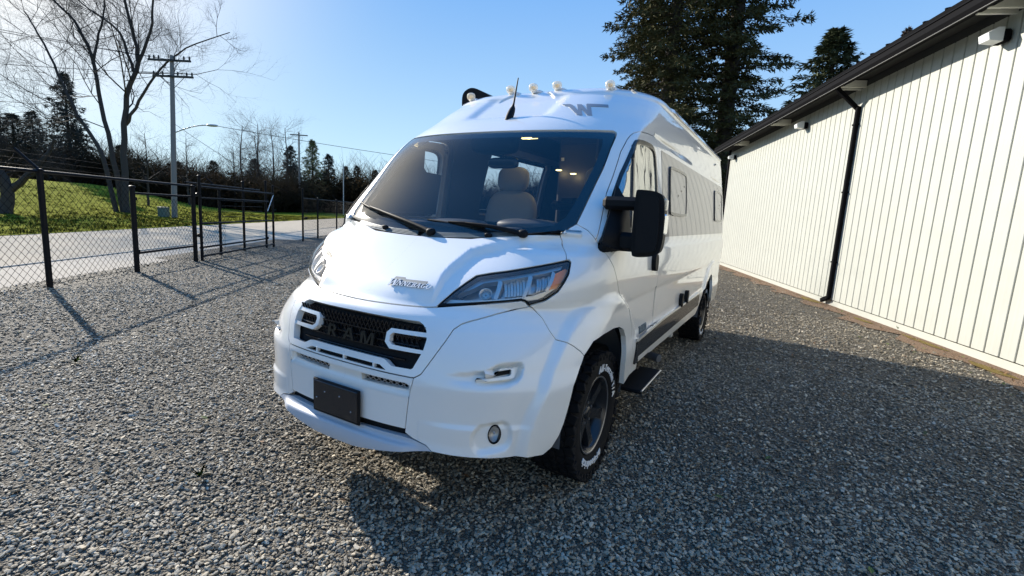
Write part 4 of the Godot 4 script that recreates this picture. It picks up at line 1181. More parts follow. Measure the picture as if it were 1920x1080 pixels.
func van_inside(van: Node3D) -> void:
	obj("floor_pan", box(Vector3(1.84, .22, 5.3), .02, Vector3(0, .60, -2.35)), M.dark, van)
	obj("engine_block", box(Vector3(1.0, .5, .5), .05, Vector3(0, .68, .38)), M.dark, van)
	obj("underbody", box(Vector3(1.15, .14, 4.6), .03, Vector3(0, .43, -2.2)), M.dark, van)
	obj("bulkhead", box(Vector3(1.62, .6, .05), .01, Vector3(0, .98, .05)), M.dark, van)
	obj("headlining", box(Vector3(1.60, .03, 3.5), .01, Vector3(0, 2.33, -3.1)), M.headliner, van)
	# dashboard: a long padded shelf with two humps
	var st := begin()
	var prof := [[.22, 1.345], [.08, 1.375], [-.10, 1.39], [-.22, 1.37], [-.30, 1.30], [-.31, 1.0], [-.2, .85]]
	st.set_smooth_group(1)
	for i in prof.size() - 1:
		for k in 16:
			var p := func(j: int, kk: int) -> Vector3:
				var x := -.86 + 1.72 * kk / 16.0
				var b: float = prof[j][1] + (.035 * exp(-pow((x - .42) / .22, 4)) + .02 * exp(-pow((x + .40) / .26, 4))) * (1.0 if j < 5 and j > 0 else .0)
				return Vector3(x, b, prof[j][0] - .14 * x * x)
			quad(st, p.call(i, k), p.call(i, k + 1), p.call(i + 1, k + 1), p.call(i + 1, k))
	var dash := obj("dashboard", done(st), M.dash, van)
	obj("instrument_hood", pillow(Vector3(.46, .10, .24), 2.6, Vector3(.42, 1.425, -.16)), M.dash, dash)
	obj("screen_hood", pillow(Vector3(.42, .08, .26), 3.0, Vector3(-.10, 1.41, -.10)), M.dash, dash)
	obj("tray_lid", pillow(Vector3(.5, .05, .26), 3.0, Vector3(-.46, 1.405, -.04)), M.cabin_mid, dash)
	obj("screen", box(Vector3(.26, .16, .02), .006, Vector3(-.02, 1.36, -.27)), M.black_gloss, dash)
	st = begin()
	var pts := []
	var rad := []
	for i in 29:
		var a := TAU * i / 28
		pts.append(Vector3(cos(a) * .185, sin(a) * .185, 0))
		rad.append(.016)
	tube(st, pts, rad, 8, false)
	bx(st, Vector3(.34, .05, .025), Transform3D.IDENTITY, .01)
	bx(st, Vector3(.05, .18, .025), Transform3D(Basis.IDENTITY, Vector3(0, -.09, 0)), .01)
	obj("steering_wheel", done(st), M.black, van, Transform3D(Basis(Vector3.RIGHT, -.75), Vector3(.44, 1.27, -.47)))
	for x in [-.38, .46]:
		var seat := obj("cab_seat", pillow(Vector3(.50, .16, .52), 4.0, Vector3(x, 1.0, -1.02)), M.cream, van)
		obj("seat_back", pillow(Vector3(.50, .74, .16), 4.0), M.cream, seat, Transform3D(Basis(Vector3.RIGHT, -.16), Vector3(x, 1.34, -1.26)))
		obj("headrest", pillow(Vector3(.30, .22, .12), 3.2), M.cream, seat, Transform3D(Basis(Vector3.RIGHT, -.1), Vector3(x, 1.81, -1.30)))
		for s in [-1.0, 1.0]: obj("headrest_post", rod(Vector3(x + s * .06, 1.66, -1.30), Vector3(x + s * .06, 1.76, -1.30), .008), M.chrome, seat)
		obj("seat_base", box(Vector3(.42, .24, .42), .03, Vector3(x, .83, -1.05)), M.cabin, seat)
	# mirror and sensor housing behind the top of the glass
	var hood := obj("sensor_housing", pillow(Vector3(.34, .13, .20), 3.4, Vector3(.0, 1.965, -.36)), M.black, van)
	obj("rear_view_mirror", pillow(Vector3(.24, .075, .04), 4.0, Vector3(.05, 1.845, -.40)), M.black_gloss, hood)
	obj("mirror_stalk", rod(Vector3(.03, 1.95, -.38), Vector3(.05, 1.86, -.40), .012), M.black, hood)
	for x in [-.44, .44]: obj("sun_visor", box(Vector3(.52, .02, .17), .008), M.headliner, van, Transform3D(Basis(Vector3.RIGHT, .25), Vector3(x, 2.06, -.62)))
	# cupboards of the living space
	var cup := obj("wardrobe_cabinet", box(Vector3(1.0, 1.5, 1.1), .01, Vector3(.37, 1.5, -2.25)), M.cabinet, van)
	obj("cabinet_door", box(Vector3(.46, 1.3, .02), .006, Vector3(.60, 1.52, -1.69)), M.cabinet, cup)
	obj("cabinet_door", box(Vector3(.44, 1.3, .02), .006, Vector3(.11, 1.52, -1.69)), M.cabinet, cup)
	obj("emblem", box(Vector3(.03, .03, .004), .001, Vector3(-.08, 2.03, -1.677)), M.silver, cup)
	obj("rear_partition", box(Vector3(1.7, 1.6, .04), .01, Vector3(0, 1.5, -3.7)), M.cabinet, van)
	obj("overhead_locker", box(Vector3(.42, .34, 2.3), .03, Vector3(.60, 2.12, -2.4)), M.cabinet, van)
	obj("passenger_locker", box(Vector3(.34, .22, 2.2), .03, Vector3(-.66, 2.22, -2.6)), M.cabinet, van)
	obj("galley_counter", box(Vector3(.42, .5, 1.0), .02, Vector3(-.62, .98, -2.4)), M.cabinet, van)
	for c in [Vector3(-.085, 1.925, -1.62), Vector3(.061, 1.893, -1.62)]:
		obj("downlight", box(Vector3(.055, .010, .03), .004, c), M.led, van)
	obj("strip_light", box(Vector3(.15, .012, .03), .004, Vector3(-.186, 2.147, -1.2)), M.led, van)
	for c in [Vector3(-.085, 1.91, -1.60), Vector3(.061, 1.878, -1.60), Vector3(-.186, 2.13, -1.19)]:
		var l := OmniLight3D.new()
		l.name = "cabin_light"
		l.position = c
		l.light_color = Color(1, .9, .65)
		l.light_energy = .006
		l.light_size = .03
		l.omni_range = 4.0
		l.omni_attenuation = 2.0
		l.shadow_enabled = true
		van.add_child(l, true)

func wheel(van: Node3D, z: float, s: float) -> void:
	var R := .375
	var x0 := .755
	var w := obj("wheel", tyre_mesh(), M.rubber, van, Transform3D(Basis(Vector3.UP, 0.0 if s > 0 else PI), Vector3(x0 * s, R, z)))
	w.set_meta("label", "black wheel with white raised tyre lettering")
	var tread := obj("tread", tread_mesh(), M.rubber, w)
	tread.set_meta("kind", "stuff")
	var st := begin()
	turned(st, [Vector2(.222, .20), Vector2(.232, .222), Vector2(.226, .228), Vector2(.212, .220), Vector2(.200, .12), Vector2(.19, .02)], 48)
	obj("rim", done(st), M.rim, w)
	st = begin()
	turned(st, [Vector2(.218, .224), Vector2(.222, .229), Vector2(.226, .2285)], 48)
	obj("rim_edge", done(st), M.rim_edge, w)
	st = begin()
	turned(st, [Vector2(.205, .03), Vector2(.05, .03)], 32)
	obj("brake_disc", done(st), M.dark, w)
	for k in 6:
		var a := TAU * k / 6 + .2
		st = begin()
		plate(st, poly([-.038, .03, .038, .03, .026, .15, .036, .212, -.036, .212, -.026, .15]), .03, Transform3D(Basis(Vector3.RIGHT, a) * Basis(Vector3.UP, PI / 2) * Basis(Vector3.RIGHT, .14), Basis(Vector3.RIGHT, a) * Vector3(.158, 0, 0)))
		obj("spoke", done(st), M.rim, w)
	st = begin()
	turned(st, [Vector2(.0, .19), Vector2(.034, .188), Vector2(.042, .178), Vector2(.046, .15)], 24)
	obj("hub_cap", done(st), M.rim, w)
	for k in 5:
		var a := TAU * k / 5
		obj("wheel_nut", rod(Vector3(.17, cos(a) * .062, sin(a) * .062), Vector3(.184, cos(a) * .062, sin(a) * .062), .009, 6), M.rim_edge, w)
	st = begin()
	ring_text(st, "All-Terrain T/A", -.12, .292)
	ring_text(st, "BFGoodrich", 2.75, .292)
	obj("sidewall_lettering", done(st), M.white_text, w)
	# liner of the wheel arch
	st = begin(true)
	var out_x := 1.0
	for k in 20:
		var a := -.05 + (PI + .12) * k / 20
		var b := -.05 + (PI + .12) * (k + 1) / 20
		var p := func(t: float, x: float) -> Vector3: return Vector3(x * s, .42 + sin(t) * .50, z + .06 + cos(t) * .485)
		var c := [p.call(a, .5), p.call(b, .5), p.call(b, out_x), p.call(a, out_x)]
		quad(st, c[0], c[1], c[2], c[3])
	var l := obj("arch_liner", done(st), M.liner, van)
	obj("inner_wing", box(Vector3(.03, .62, 1.05), .01, Vector3(.52 * s, .72, z + .04)), M.dark, l)

func ring_text(st: SurfaceTool, text: String, start: float, r: float) -> void:
	var a := start
	for ch in text:
		if ch == " ":
			a += .07
			continue
		var probe := begin()
		var wide := letters(probe, ch, .040, .004, Transform3D.IDENTITY, false)
		var mid := a + wide / 2 / r
		var rad := Vector3(0, cos(mid), -sin(mid))
		var tan := Vector3(0, -sin(mid), -cos(mid))
		letters(st, ch, .040, .004, Transform3D(Basis(tan, rad, Vector3.RIGHT), rad * (r - .014) + Vector3(.243, 0, 0) - tan * wide / 2), false)
		a += (wide + .007) / r

var tyre_cache: ArrayMesh
var tread_cache: ArrayMesh
func tyre_mesh() -> ArrayMesh:
	if tyre_cache: return tyre_cache
	var st := begin()
	turned(st, [Vector2(.222, .012), Vector2(.25, .0), Vector2(.30, -.004), Vector2(.345, .008), Vector2(.362, .03), Vector2(.363, .22), Vector2(.345, .238), Vector2(.33, .243), Vector2(.30, .243), Vector2(.262, .240), Vector2(.238, .226), Vector2(.222, .205)], 64)
	tyre_cache = done(st)
	return tyre_cache

func tread_mesh() -> ArrayMesh:
	if tread_cache: return tread_cache
	var st := begin()
	var n := 40
	for k in n:
		var a := TAU * k / n
		for e in [[.024, .050, 0.0, .046], [.078, .042, .5, .040], [.125, .034, .15, .043], [.172, .042, .65, .040], [.226, .050, .3, .046]]:
			var b: Basis = Basis(Vector3.RIGHT, a + e[2] * TAU / n)
			bx(st, Vector3(e[1], .022, e[3]), Transform3D(b * Basis(Vector3.UP, .35 if k % 2 else -.25), b * Vector3(e[0], .364, 0)), .004)
		for x in [.247, .003]:   # shoulder lugs running down onto the sidewall
			var b := Basis(Vector3.RIGHT, a + .3 * TAU / n)
			bx(st, Vector3(.012, .036 if k % 2 else .024, .034), Transform3D(b, b * Vector3(x - .004 if x > .1 else x + .004, .347, 0)), .003)
	tread_cache = done(st)
	return tread_cache

func van_extras(van: Node3D) -> void:
	for s in [1.0, -1.0]:
		var m := Transform3D(Basis(Vector3(s, 0, 0), Vector3(0, 1, 0), Vector3(0, 0, 1)), Vector3.ZERO)
		# towing mirror: foot, two arms, head with lamp and glass
		var foot := obj("side_mirror", panel(rounded(poly([1.085, 1.675, 1.055, 1.62, .868, 1.385, .855, 1.335, .90, 1.322, 1.20, 1.338, 1.235, 1.36, 1.16, 1.42, 1.12, 1.55]), 1), [], .03, s, .06 if s > 0 else .01, .045 if s > 0 else .008), M.black, van)
		foot.set_meta("label", "black towing mirror on the driver's door" if s > 0 else "black towing mirror on the fence side")
		# the mirror on the fence side is folded back along the door
		var fold := Transform3D.IDENTITY if s > 0 else Transform3D(Basis.IDENTITY, Vector3(.98, 0, -.03)) * Transform3D(Basis(Vector3.UP, 1.8), Vector3(-.98, 0, .03))
		for e in [[.07, .09, 1.585], [.10, .10, 1.385]]: obj("mirror_arm", box(Vector3(.24, e[0], e[1]), .02), M.black, foot, m * fold * Transform3D(Basis(Vector3.UP, .1), Vector3(1.06, e[2], -.01)))
		var o := rounded(poly([-.08, -.155, -.08, .165, -.065, .175, .04, .165, .065, .13, .075, .02, .075, -.11, .055, -.155, -.05, -.172]), 2)
		var st := begin()
		plate(st, o, .13, Transform3D.IDENTITY)
		var p := begin()
		plate(p, inset(o, .022), .172)
		var head := obj("mirror_head", done(st), M.black, foot, m * fold * Transform3D(Basis(Vector3.UP, .12), Vector3(1.20, 1.482, .0)))
		obj("mirror_shell", done(p), M.black, head)
		obj("mirror_lamp", box(Vector3(.02, .105, .10), .008, Vector3(.073, .005, -.005)), M.chrome, head)
		obj("mirror_lens", box(Vector3(.02, .06, .09), .008, Vector3(.066, .105, -.005)), M.clear_lamp, head)
		obj("mirror_glass", box(Vector3(.12, .26, .004), .001, Vector3(0, 0, -.089)), M.mirror_glass, head)
	# folding step and its bracket, an exhaust pipe end
	var step := obj("entry_step", box(Vector3(.20, .025, .58), .008, Vector3(.99, .345, -.93)), M.black, van)
	obj("step_edge", box(Vector3(.012, .012, .57), .003, Vector3(1.091, .355, -.93)), M.silver, step)
	obj("step_bracket", box(Vector3(.4, .03, .08), .006, Vector3(.74, .36, -.74)), M.black, step)
	obj("step_bracket", box(Vector3(.4, .03, .08), .006, Vector3(.74, .36, -1.12)), M.black, step)
	obj("exhaust_pipe", rod(Vector3(.7, .36, -1.7), Vector3(1.0, .35, -1.56), .035, 12), M.liner, van)
	obj("drain_valve", pillow(Vector3(.05, .06, .05), 2.4, Vector3(.95, .43, -2.2)), M.cream, van)
# ------------------------------------------------------------------ the van's outer shape
# At every height y the plan of the body is a super-ellipse: z = zc - D (1 - (1 - (x/W)^n)^(1/m)) in front, a side at x = W behind it.
# Columns: y, zc (nose on the centre line), D (how deep the corner wraps), n, m, W (half width).
const SHAPE := [
	[.26, .90, .60, 3.0, 2.0, .93], [.32, .955, .64, 3.0, 2.0, .97], [.38, .97, .68, 3.0, 2.0, .99], [.46, .955, .70, 3.0, 2.0, 1.02],
	[.62, .955, .70, 3.0, 2.0, 1.035], [.70, .955, .70, 3.0, 2.0, 1.04], [.80, .93, .72, 3.0, 2.0, 1.03], [.95, .885, .78, 2.7, 1.8, 1.03],
	[1.00, .86, .82, 2.5, 1.7, 1.03], [1.04, .81, .84, 2.45, 1.7, 1.035], [1.10, .725, .80, 3.0, 2.1, 1.04], [1.20, .575, .66, 4.0, 2.4, 1.045],
	[1.30, .425, .50, 4.4, 2.2, 1.04], [1.36, .352, .34, 2.5, 1.4, 1.025], [1.42, .305, .28, 2.3, 1.3, 1.02], [1.70, .055, .27, 2.2, 1.3, .99],
	[2.02, -.23, .30, 2.2, 1.3, .945], [2.10, -.345, .34, 2.6, 1.4, .93], [2.18, -.48, .42, 3.2, 1.6, .918], [2.30, -.67, .52, 3.8, 1.9, .897],
	[2.41, -.86, .60, 4.0, 2.0, .862], [2.47, -1.02, .62, 4.0, 2.0, .80], [2.52, -1.25, .64, 4.0, 2.0, .69], [2.545, -1.5, .64, 3.5, 2.0, .55],
	[2.556, -1.8, .64, 3.0, 2.0, .36], [2.56, -2.1, .64, 3.0, 2.0, .10]]
const REAR := -4.98
const C0 := -1.3   # a q beyond the centre line; everything there falls onto x = 0
var tzc := PackedFloat32Array()
var td := PackedFloat32Array()
var tn := PackedFloat32Array()
var tm := PackedFloat32Array()
var tw := PackedFloat32Array()
var on_roof := false
var s_zc := 0.0
var s_d := 0.0
var s_n := 0.0
var s_m := 0.0
var s_w := 0.0

func monotone(col: int) -> PackedFloat32Array:
	var n := SHAPE.size()
	var h := []
	var d := []
	for i in n - 1:
		h.append(SHAPE[i + 1][0] - SHAPE[i][0])
		d.append((SHAPE[i + 1][col] - SHAPE[i][col]) / h[i])
	var s := []
	for i in n:
		if i == 0: s.append(d[0])
		elif i == n - 1: s.append(d[n - 2])
		elif d[i - 1] * d[i] > 0.0:
			var w1: float = 2 * h[i] + h[i - 1]
			var w2: float = h[i] + 2 * h[i - 1]
			s.append((w1 + w2) / (w1 / d[i - 1] + w2 / d[i]))
		else: s.append(0.0)
	var out := PackedFloat32Array()
	var k := 0
	for j in 1151:
		var y := .26 + j * .002
		while k < n - 2 and y > SHAPE[k + 1][0]: k += 1
		var t: float = (y - SHAPE[k][0]) / h[k]
		out.append((2 * t * t * t - 3 * t * t + 1) * SHAPE[k][col] + (t * t * t - 2 * t * t + t) * h[k] * s[k] + (-2 * t * t * t + 3 * t * t) * SHAPE[k + 1][col] + (t * t * t - t * t) * h[k] * s[k + 1])
	return out

func look_up(y: float) -> void:
	var k := clampf((y - .26) / .002, 0.0, 1149.0)
	var i := int(k)
	var f := k - i
	s_zc = lerpf(tzc[i], tzc[i + 1], f)
	s_d = lerpf(td[i], td[i + 1], f)
	s_n = lerpf(tn[i], tn[i + 1], f)
	s_m = lerpf(tm[i], tm[i + 1], f)
	s_w = lerpf(tw[i], tw[i + 1], f)

func front_z(x: float, y: float) -> float:
	look_up(y)
	var t := clampf(absf(x) / s_w, 0.0, 1.0)
	return s_zc - s_d * (1.0 - pow(1.0 - pow(t, s_n), 1.0 / s_m))

# (q, y) -> point, where q = x - z runs from the nose over the corner and back along the side; on the roof (x, -z) -> point
func skin(q: float, y: float) -> Vector3:
	if on_roof:
		var x := maxf(q, 0.0)
		var lo := 2.2
		var hi := 2.5599
		for i in 21:
			var mid := (lo + hi) / 2
			var fz := front_z(x, mid)
			if x < s_w and -y < fz: lo = mid
			else: hi = mid
		return Vector3(x, lo, -y)
	look_up(y)
	if q >= s_w - (s_zc - s_d):
		var z := s_w - q
		var x := s_w
		if z < REAR + .12:
			var dz := minf(REAR + .12 - z, .12)
			x -= .12 - sqrt(maxf(.0144 - dz * dz, 0.0))
			z = maxf(z, REAR)
		return Vector3(x, y, z)
	if q <= -s_zc: return Vector3(0, y, s_zc)
	var lo := 0.0
	var hi := s_w
	var im := 1.0 / s_m
	for i in 22:
		var x := (lo + hi) / 2
		if x - s_zc + s_d * (1.0 - pow(1.0 - pow(x / s_w, s_n), im)) < q: lo = x
		else: hi = x
	var xx := (lo + hi) / 2
	return Vector3(xx, y, s_zc - s_d * (1.0 - pow(1.0 - pow(xx / s_w, s_n), im)))

const CREASE := [[-.36, 1.05], [-.266, 1.148], [-.197, 1.192], [-.043, 1.271], [.119, 1.310], [.399, 1.36], [.62, 1.402]]
var scoop := PackedVector2Array([Vector2(-.42, .772), Vector2(-.05, .806), Vector2(.03, .834), Vector2(.16, .842), Vector2(.195, .832), Vector2(.200, .81), Vector2(.185, .775), Vector2(.15, .748), Vector2(.09, .728), Vector2(-.05, .716), Vector2(-.42, .712)])
func capsule(q: float, y: float, ax: float, ay: float, bx: float, by: float) -> float:
	var p := Vector2(q, y)
	return p.distance_to(Geometry2D.get_closest_point_to_segment(p, Vector2(ax, ay), Vector2(bx, by)))

# pressed-in and raised shapes: metres along the normal
func relief(q: float, y: float, p: Vector3) -> float:
	if on_roof: return 0.0
	var d := 0.0
	if p.x > .6:
		if p.z > -1.2 and y < 1.2:
			var r := Vector2(p.z - .04, y - .44).length()
			d += .03 * (1.0 - smoothstep(.615, .665, r)) * smoothstep(.66, .86, p.x)
		elif p.z < -3.0 and y < 1.2:
			var r := Vector2(p.z + 4.02, y - .44).length()
			d += .022 * (1.0 - smoothstep(.60, .635, r))
	if q > 1.45 and y > 1.34:
		pass
	if q < .75:
		if y > 1.03 and y < 1.42:   # bonnet: raised middle with a crease on each side
			var yl: float = CREASE[0][1]
			for i in CREASE.size() - 1:
				if q >= CREASE[i][0]:
					yl = lerpf(CREASE[i][1], CREASE[i + 1][1], clampf((q - CREASE[i][0]) / (CREASE[i + 1][0] - CREASE[i][0]), 0.0, 1.0))
			d += .024 * smoothstep(-.010, .020, y - yl) * smoothstep(1.035, 1.13, y)
		elif y > .35 and y < .9:
			if q > -.45:   # side vent scoop and fog lamp hollow
				if q < .21 and y > .70 and y < .86 and Geometry2D.is_point_in_polygon(Vector2(q, y), scoop):
					var edge := 1.0
					for k in scoop.size(): edge = minf(edge, Vector2(q, y).distance_to(Geometry2D.get_closest_point_to_segment(Vector2(q, y), scoop[k], scoop[(k + 1) % scoop.size()])))
					d -= .046 * smoothstep(.0, .020 + .05 * smoothstep(.78, .73, y), edge) * smoothstep(-.36, .12, q)
				var s3 := capsule(q, y, -.06, .488, .06, .503)
				d -= .022 * (1.0 - smoothstep(.045, .078, s3))
				d += .012 * smoothstep(.56, .53, y) * smoothstep(-.5, -.2, q) * (1.0 - smoothstep(.1, .3, q))
			elif y > .64 and y < .73:
				d -= .026 * smoothstep(.648, .660, y) * (1.0 - smoothstep(.703, .712, y)) * (1.0 - smoothstep(-.525, -.505, q))
			if y < .45: d += .03 * (1.0 - smoothstep(.415, .437, y)) * (1.0 - smoothstep(-.56, -.42, q))
	if y > 2.1 and p.x < .5 and q < 1.6:   # roof cap: hollow middle
		d -= .020 * (1.0 - smoothstep(.27, .37, p.x)) * smoothstep(2.15, 2.20, y) * (1.0 - smoothstep(2.33, 2.41, y))
	if q > 1.9 and y > 2.0 and y < 2.16:   # drip groove along the side
		d -= .008 * (1.0 - smoothstep(.006, .014, absf(y - 2.095 + (q - 2.0) * .009)))
	if q > 1.0 and y > 2.33:
		d += .012 * smoothstep(2.365, 2.385, y)
	return d

func skinned(q: float, y: float, off: float) -> Array:
	var e := .004
	if not on_roof:
		look_up(y)
		q = maxf(q, -s_zc + .0001)
	var p := skin(q, y)
	var pq := skin(q + e, y)
	var py := skin(q, y + e) if on_roof or y < 2.55 else p + Vector3(0, .0001, -.01)
	var n := (pq - p).cross(py - p).normalized()
	var d0 := relief(q, y, p)
	var dq := relief(q + e, y, pq)
	var dy := relief(q, y + e, py)
	if d0 != dq or d0 != dy:
		var b := p + n * d0
		n = (pq + n * dq - b).cross(py + n * dy - b).normalized()
		p = b
	else:
		p += n * d0
	return [p + n * off, n]

func poly(a: Array) -> PackedVector2Array:
	var out := PackedVector2Array()
	for i in range(0, a.size(), 2): out.append(Vector2(a[i], a[i + 1]))
	return out

func inset(p: PackedVector2Array, by: float) -> PackedVector2Array:
	var r := Geometry2D.offset_polygon(p, -by, Geometry2D.JOIN_MITER)
	return r[0] if r.size() else p

func rounded(p: PackedVector2Array, times := 2) -> PackedVector2Array:
	for k in times:
		var o := PackedVector2Array()
		for i in p.size():
			var a := p[i]
			var b := p[(i + 1) % p.size()]
			o.append(a.lerp(b, .25))
			o.append(a.lerp(b, .75))
		p = o
	return p

# A piece of skin cut out along a polygon in (q, y), with holes, its edges turned inwards
func panel(outer: PackedVector2Array, holes: Array, cell: float, side := 1.0, flange := .012, off := 0.0, both := false) -> ArrayMesh:
	var V := PackedVector3Array()
	var N := PackedVector3Array()
	var I := PackedInt32Array()
	var lo := outer[0]
	var hi := outer[0]
	for p in outer:
		lo = lo.min(p)
		hi = hi.max(p)
	if not on_roof: lo.x = maxf(lo.x, -1.0)
	var nx := int(ceil((hi.x - lo.x) / cell))
	var ny := int(ceil((hi.y - lo.y) / cell))
	var polys := [outer]
	polys.append_array(holes)
	var touched := {}
	for pl in polys:
		for k in pl.size():
			var a: Vector2 = pl[k]
			var b: Vector2 = pl[(k + 1) % pl.size()]
			var steps := int(ceil(a.distance_to(b) / (cell * .12))) + 1
			for t in steps + 1:
				var c := ((a.lerp(b, float(t) / steps)) - lo) / cell
				touched[int(floor(c.y)) * 10000 + int(floor(c.x))] = true
	var grid := {}
	for j in ny:
		var y0 := lo.y + j * cell
		var yc := y0 + cell * .5
		var xs := []
		for pl in polys:
			for k in pl.size():
				var a: Vector2 = pl[k]
				var b: Vector2 = pl[(k + 1) % pl.size()]
				if (a.y > yc) != (b.y > yc): xs.append(a.x + (yc - a.y) / (b.y - a.y) * (b.x - a.x))
		xs.sort()
		look_up(y0)
		var z0 := -s_zc
		look_up(y0 + cell)
		var least := minf(z0, -s_zc)
		for i in nx:
			var x0 := lo.x + i * cell
			if not on_roof and x0 + cell < least: continue
			if on_roof and x0 + cell <= 0.0: continue
			if touched.has(j * 10000 + i):
				var rect := PackedVector2Array([Vector2(x0, y0), Vector2(x0 + cell, y0), Vector2(x0 + cell, y0 + cell), Vector2(x0, y0 + cell)])
				var bits: Array = Geometry2D.intersect_polygons(outer, rect)
				for h in holes:
					var next := []
					for b in bits: next.append_array(Geometry2D.clip_polygons(b, h))
					bits = next
				for b in bits:
					var tri := Geometry2D.triangulate_polygon(b)
					if tri.is_empty(): continue
					var base := V.size()
					for c in b:
						var r := skinned(c.x, c.y, off)
						V.append(r[0])
						N.append(r[1])
					for t in range(0, tri.size(), 3):
						var a: Vector2 = b[tri[t]]
						var bb: Vector2 = b[tri[t + 1]]
						var cc: Vector2 = b[tri[t + 2]]
						if (bb - a).cross(cc - a) > 0: I.append_array([base + tri[t], base + tri[t + 2], base + tri[t + 1]])
						else: I.append_array([base + tri[t], base + tri[t + 1], base + tri[t + 2]])
				continue
			var n_in := 0
			for x in xs:
				if x < x0 + cell * .5: n_in += 1
			if n_in % 2 == 0: continue
			var id := []
			for c in [[0, 0], [1, 0], [1, 1], [0, 1]]:
				var key: int = (j + c[1]) * 10000 + i + c[0]
				if not grid.has(key):
					var r := skinned(x0 + c[0] * cell, y0 + c[1] * cell, off)
					grid[key] = V.size()
					V.append(r[0])
					N.append(r[1])
				id.append(grid[key])
			I.append_array([id[0], id[2], id[1], id[0], id[3], id[2]])
	if flange > 0.0:
		for pl in polys:
			for k in pl.size():
				var a: Vector2 = pl[k]
				var b: Vector2 = pl[(k + 1) % pl.size()]
				var steps := int(ceil(a.distance_to(b) / (cell * 1.5)))
				var was := []
				for t in steps + 1:
					var c := a.lerp(b, float(t) / steps)
					var r := skinned(c.x, c.y, off)
					if t > 0 and not (r[0].x < .0015 and was[0].x < .0015):
						var out_dir: Vector3 = (r[0] - was[0]).cross(r[1]).normalized()
						var base := V.size()
						V.append_array([was[0], r[0], r[0] - r[1] * flange, was[0] - was[1] * flange])
						N.append_array([out_dir, out_dir, out_dir, out_dir])
						I.append_array([base, base + 1, base + 2, base, base + 2, base + 3])
					was = r
	return flip_sides(V, N, I, side, both)

func flip_sides(V: PackedVector3Array, N: PackedVector3Array, I: PackedInt32Array, side: float, both: bool) -> ArrayMesh:
	var n := V.size()
	if both:
		for i in n:
			V.append(V[i] * Vector3(-1, 1, 1))
			N.append(N[i] * Vector3(-1, 1, 1))
		for t in range(0, I.size(), 3): I.append_array([I[t] + n, I[t + 2] + n, I[t + 1] + n])
	elif side < 0:
		for i in n:
			V[i] *= Vector3(-1, 1, 1)
			N[i] *= Vector3(-1, 1, 1)
		for t in range(0, I.size(), 3):
			var k := I[t + 1]
			I[t + 1] = I[t + 2]
			I[t + 2] = k
	return made(V, N, I)

func made(V: PackedVector3Array, N: PackedVector3Array, I: PackedInt32Array) -> ArrayMesh:
	var arr := []
	arr.resize(Mesh.ARRAY_MAX)
	arr[Mesh.ARRAY_VERTEX] = V
	arr[Mesh.ARRAY_NORMAL] = N
	arr[Mesh.ARRAY_INDEX] = I
	var m := ArrayMesh.new()
	m.add_surface_from_arrays(Mesh.PRIMITIVE_TRIANGLES, arr)
	return m

# ------------------------------------------------------------------ plain shapes
func quad(st: SurfaceTool, a: Vector3, b: Vector3, c: Vector3, d: Vector3) -> void:   # corners counter-clockwise from outside
	st.add_vertex(a)
	st.add_vertex(c)
	st.add_vertex(b)
	st.add_vertex(a)
	st.add_vertex(d)
	st.add_vertex(c)

func begin(smooth := false) -> SurfaceTool:
	var st := SurfaceTool.new()
	st.begin(Mesh.PRIMITIVE_TRIANGLES)
	st.set_smooth_group(0 if smooth else -1)
	return st

func done(st: SurfaceTool) -> ArrayMesh:
	st.generate_normals()
	return st.commit()

# box with chamfered edges
func bx(st: SurfaceTool, size: Vector3, xf := Transform3D.IDENTITY, r := 0.0) -> void:
	var h := size / 2
	r = minf(r, minf(h.x, minf(h.y, h.z)) * .98)
	st.set_smooth_group(-1)
	for ax in 3:
		for s in [-1.0, 1.0]:
			var n := Vector3.ZERO
			n[ax] = s
			var u := Vector3.ZERO
			u[(ax + 1) % 3] = 1.0
			var v := n.cross(u)
			var c := n * h[ax]
			var hu: float = h[(ax + 1) % 3] - r
			var hv: float = h[(ax + 2) % 3] - r
			quad(st, xf * (c - u * hu - v * hv), xf * (c + u * hu - v * hv), xf * (c + u * hu + v * hv), xf * (c - u * hu + v * hv))
	if r > 0.0:
		for ax in 3:
			var b := (ax + 1) % 3
			var c := (ax + 2) % 3
			for sb in [-1.0, 1.0]:
				for sc in [-1.0, 1.0]:
					var p := []
					for e in [[-1.0, 0], [1.0, 0], [1.0, 1], [-1.0, 1]]:
						var w := Vector3.ZERO
						w[ax] = e[0] * (h[ax] - r)
						w[b] = sb * (h[b] - (r if e[1] == 1 else 0.0))
						w[c] = sc * (h[c] - (r if e[1] == 0 else 0.0))
						p.append(xf * w)
					if sb * sc > 0: quad(st, p[0], p[1], p[2], p[3])
					else: quad(st, p[3], p[2], p[1], p[0])
		for sx in [-1.0, 1.0]:
			for sy in [-1.0, 1.0]:
				for sz in [-1.0, 1.0]:
					var a := Vector3(sx * h.x, sy * (h.y - r), sz * (h.z - r))
					var b := Vector3(sx * (h.x - r), sy * h.y, sz * (h.z - r))
					var c := Vector3(sx * (h.x - r), sy * (h.y - r), sz * h.z)
					st.add_vertex(xf * a)
					if sx * sy * sz > 0:
						st.add_vertex(xf * c)
						st.add_vertex(xf * b)
					else:
						st.add_vertex(xf * b)
						st.add_vertex(xf * c)

func box(size: Vector3, r := 0.0, at := Vector3.ZERO) -> ArrayMesh:
	var st := begin()
	bx(st, size, Transform3D(Basis.IDENTITY, at), r)
	return done(st)

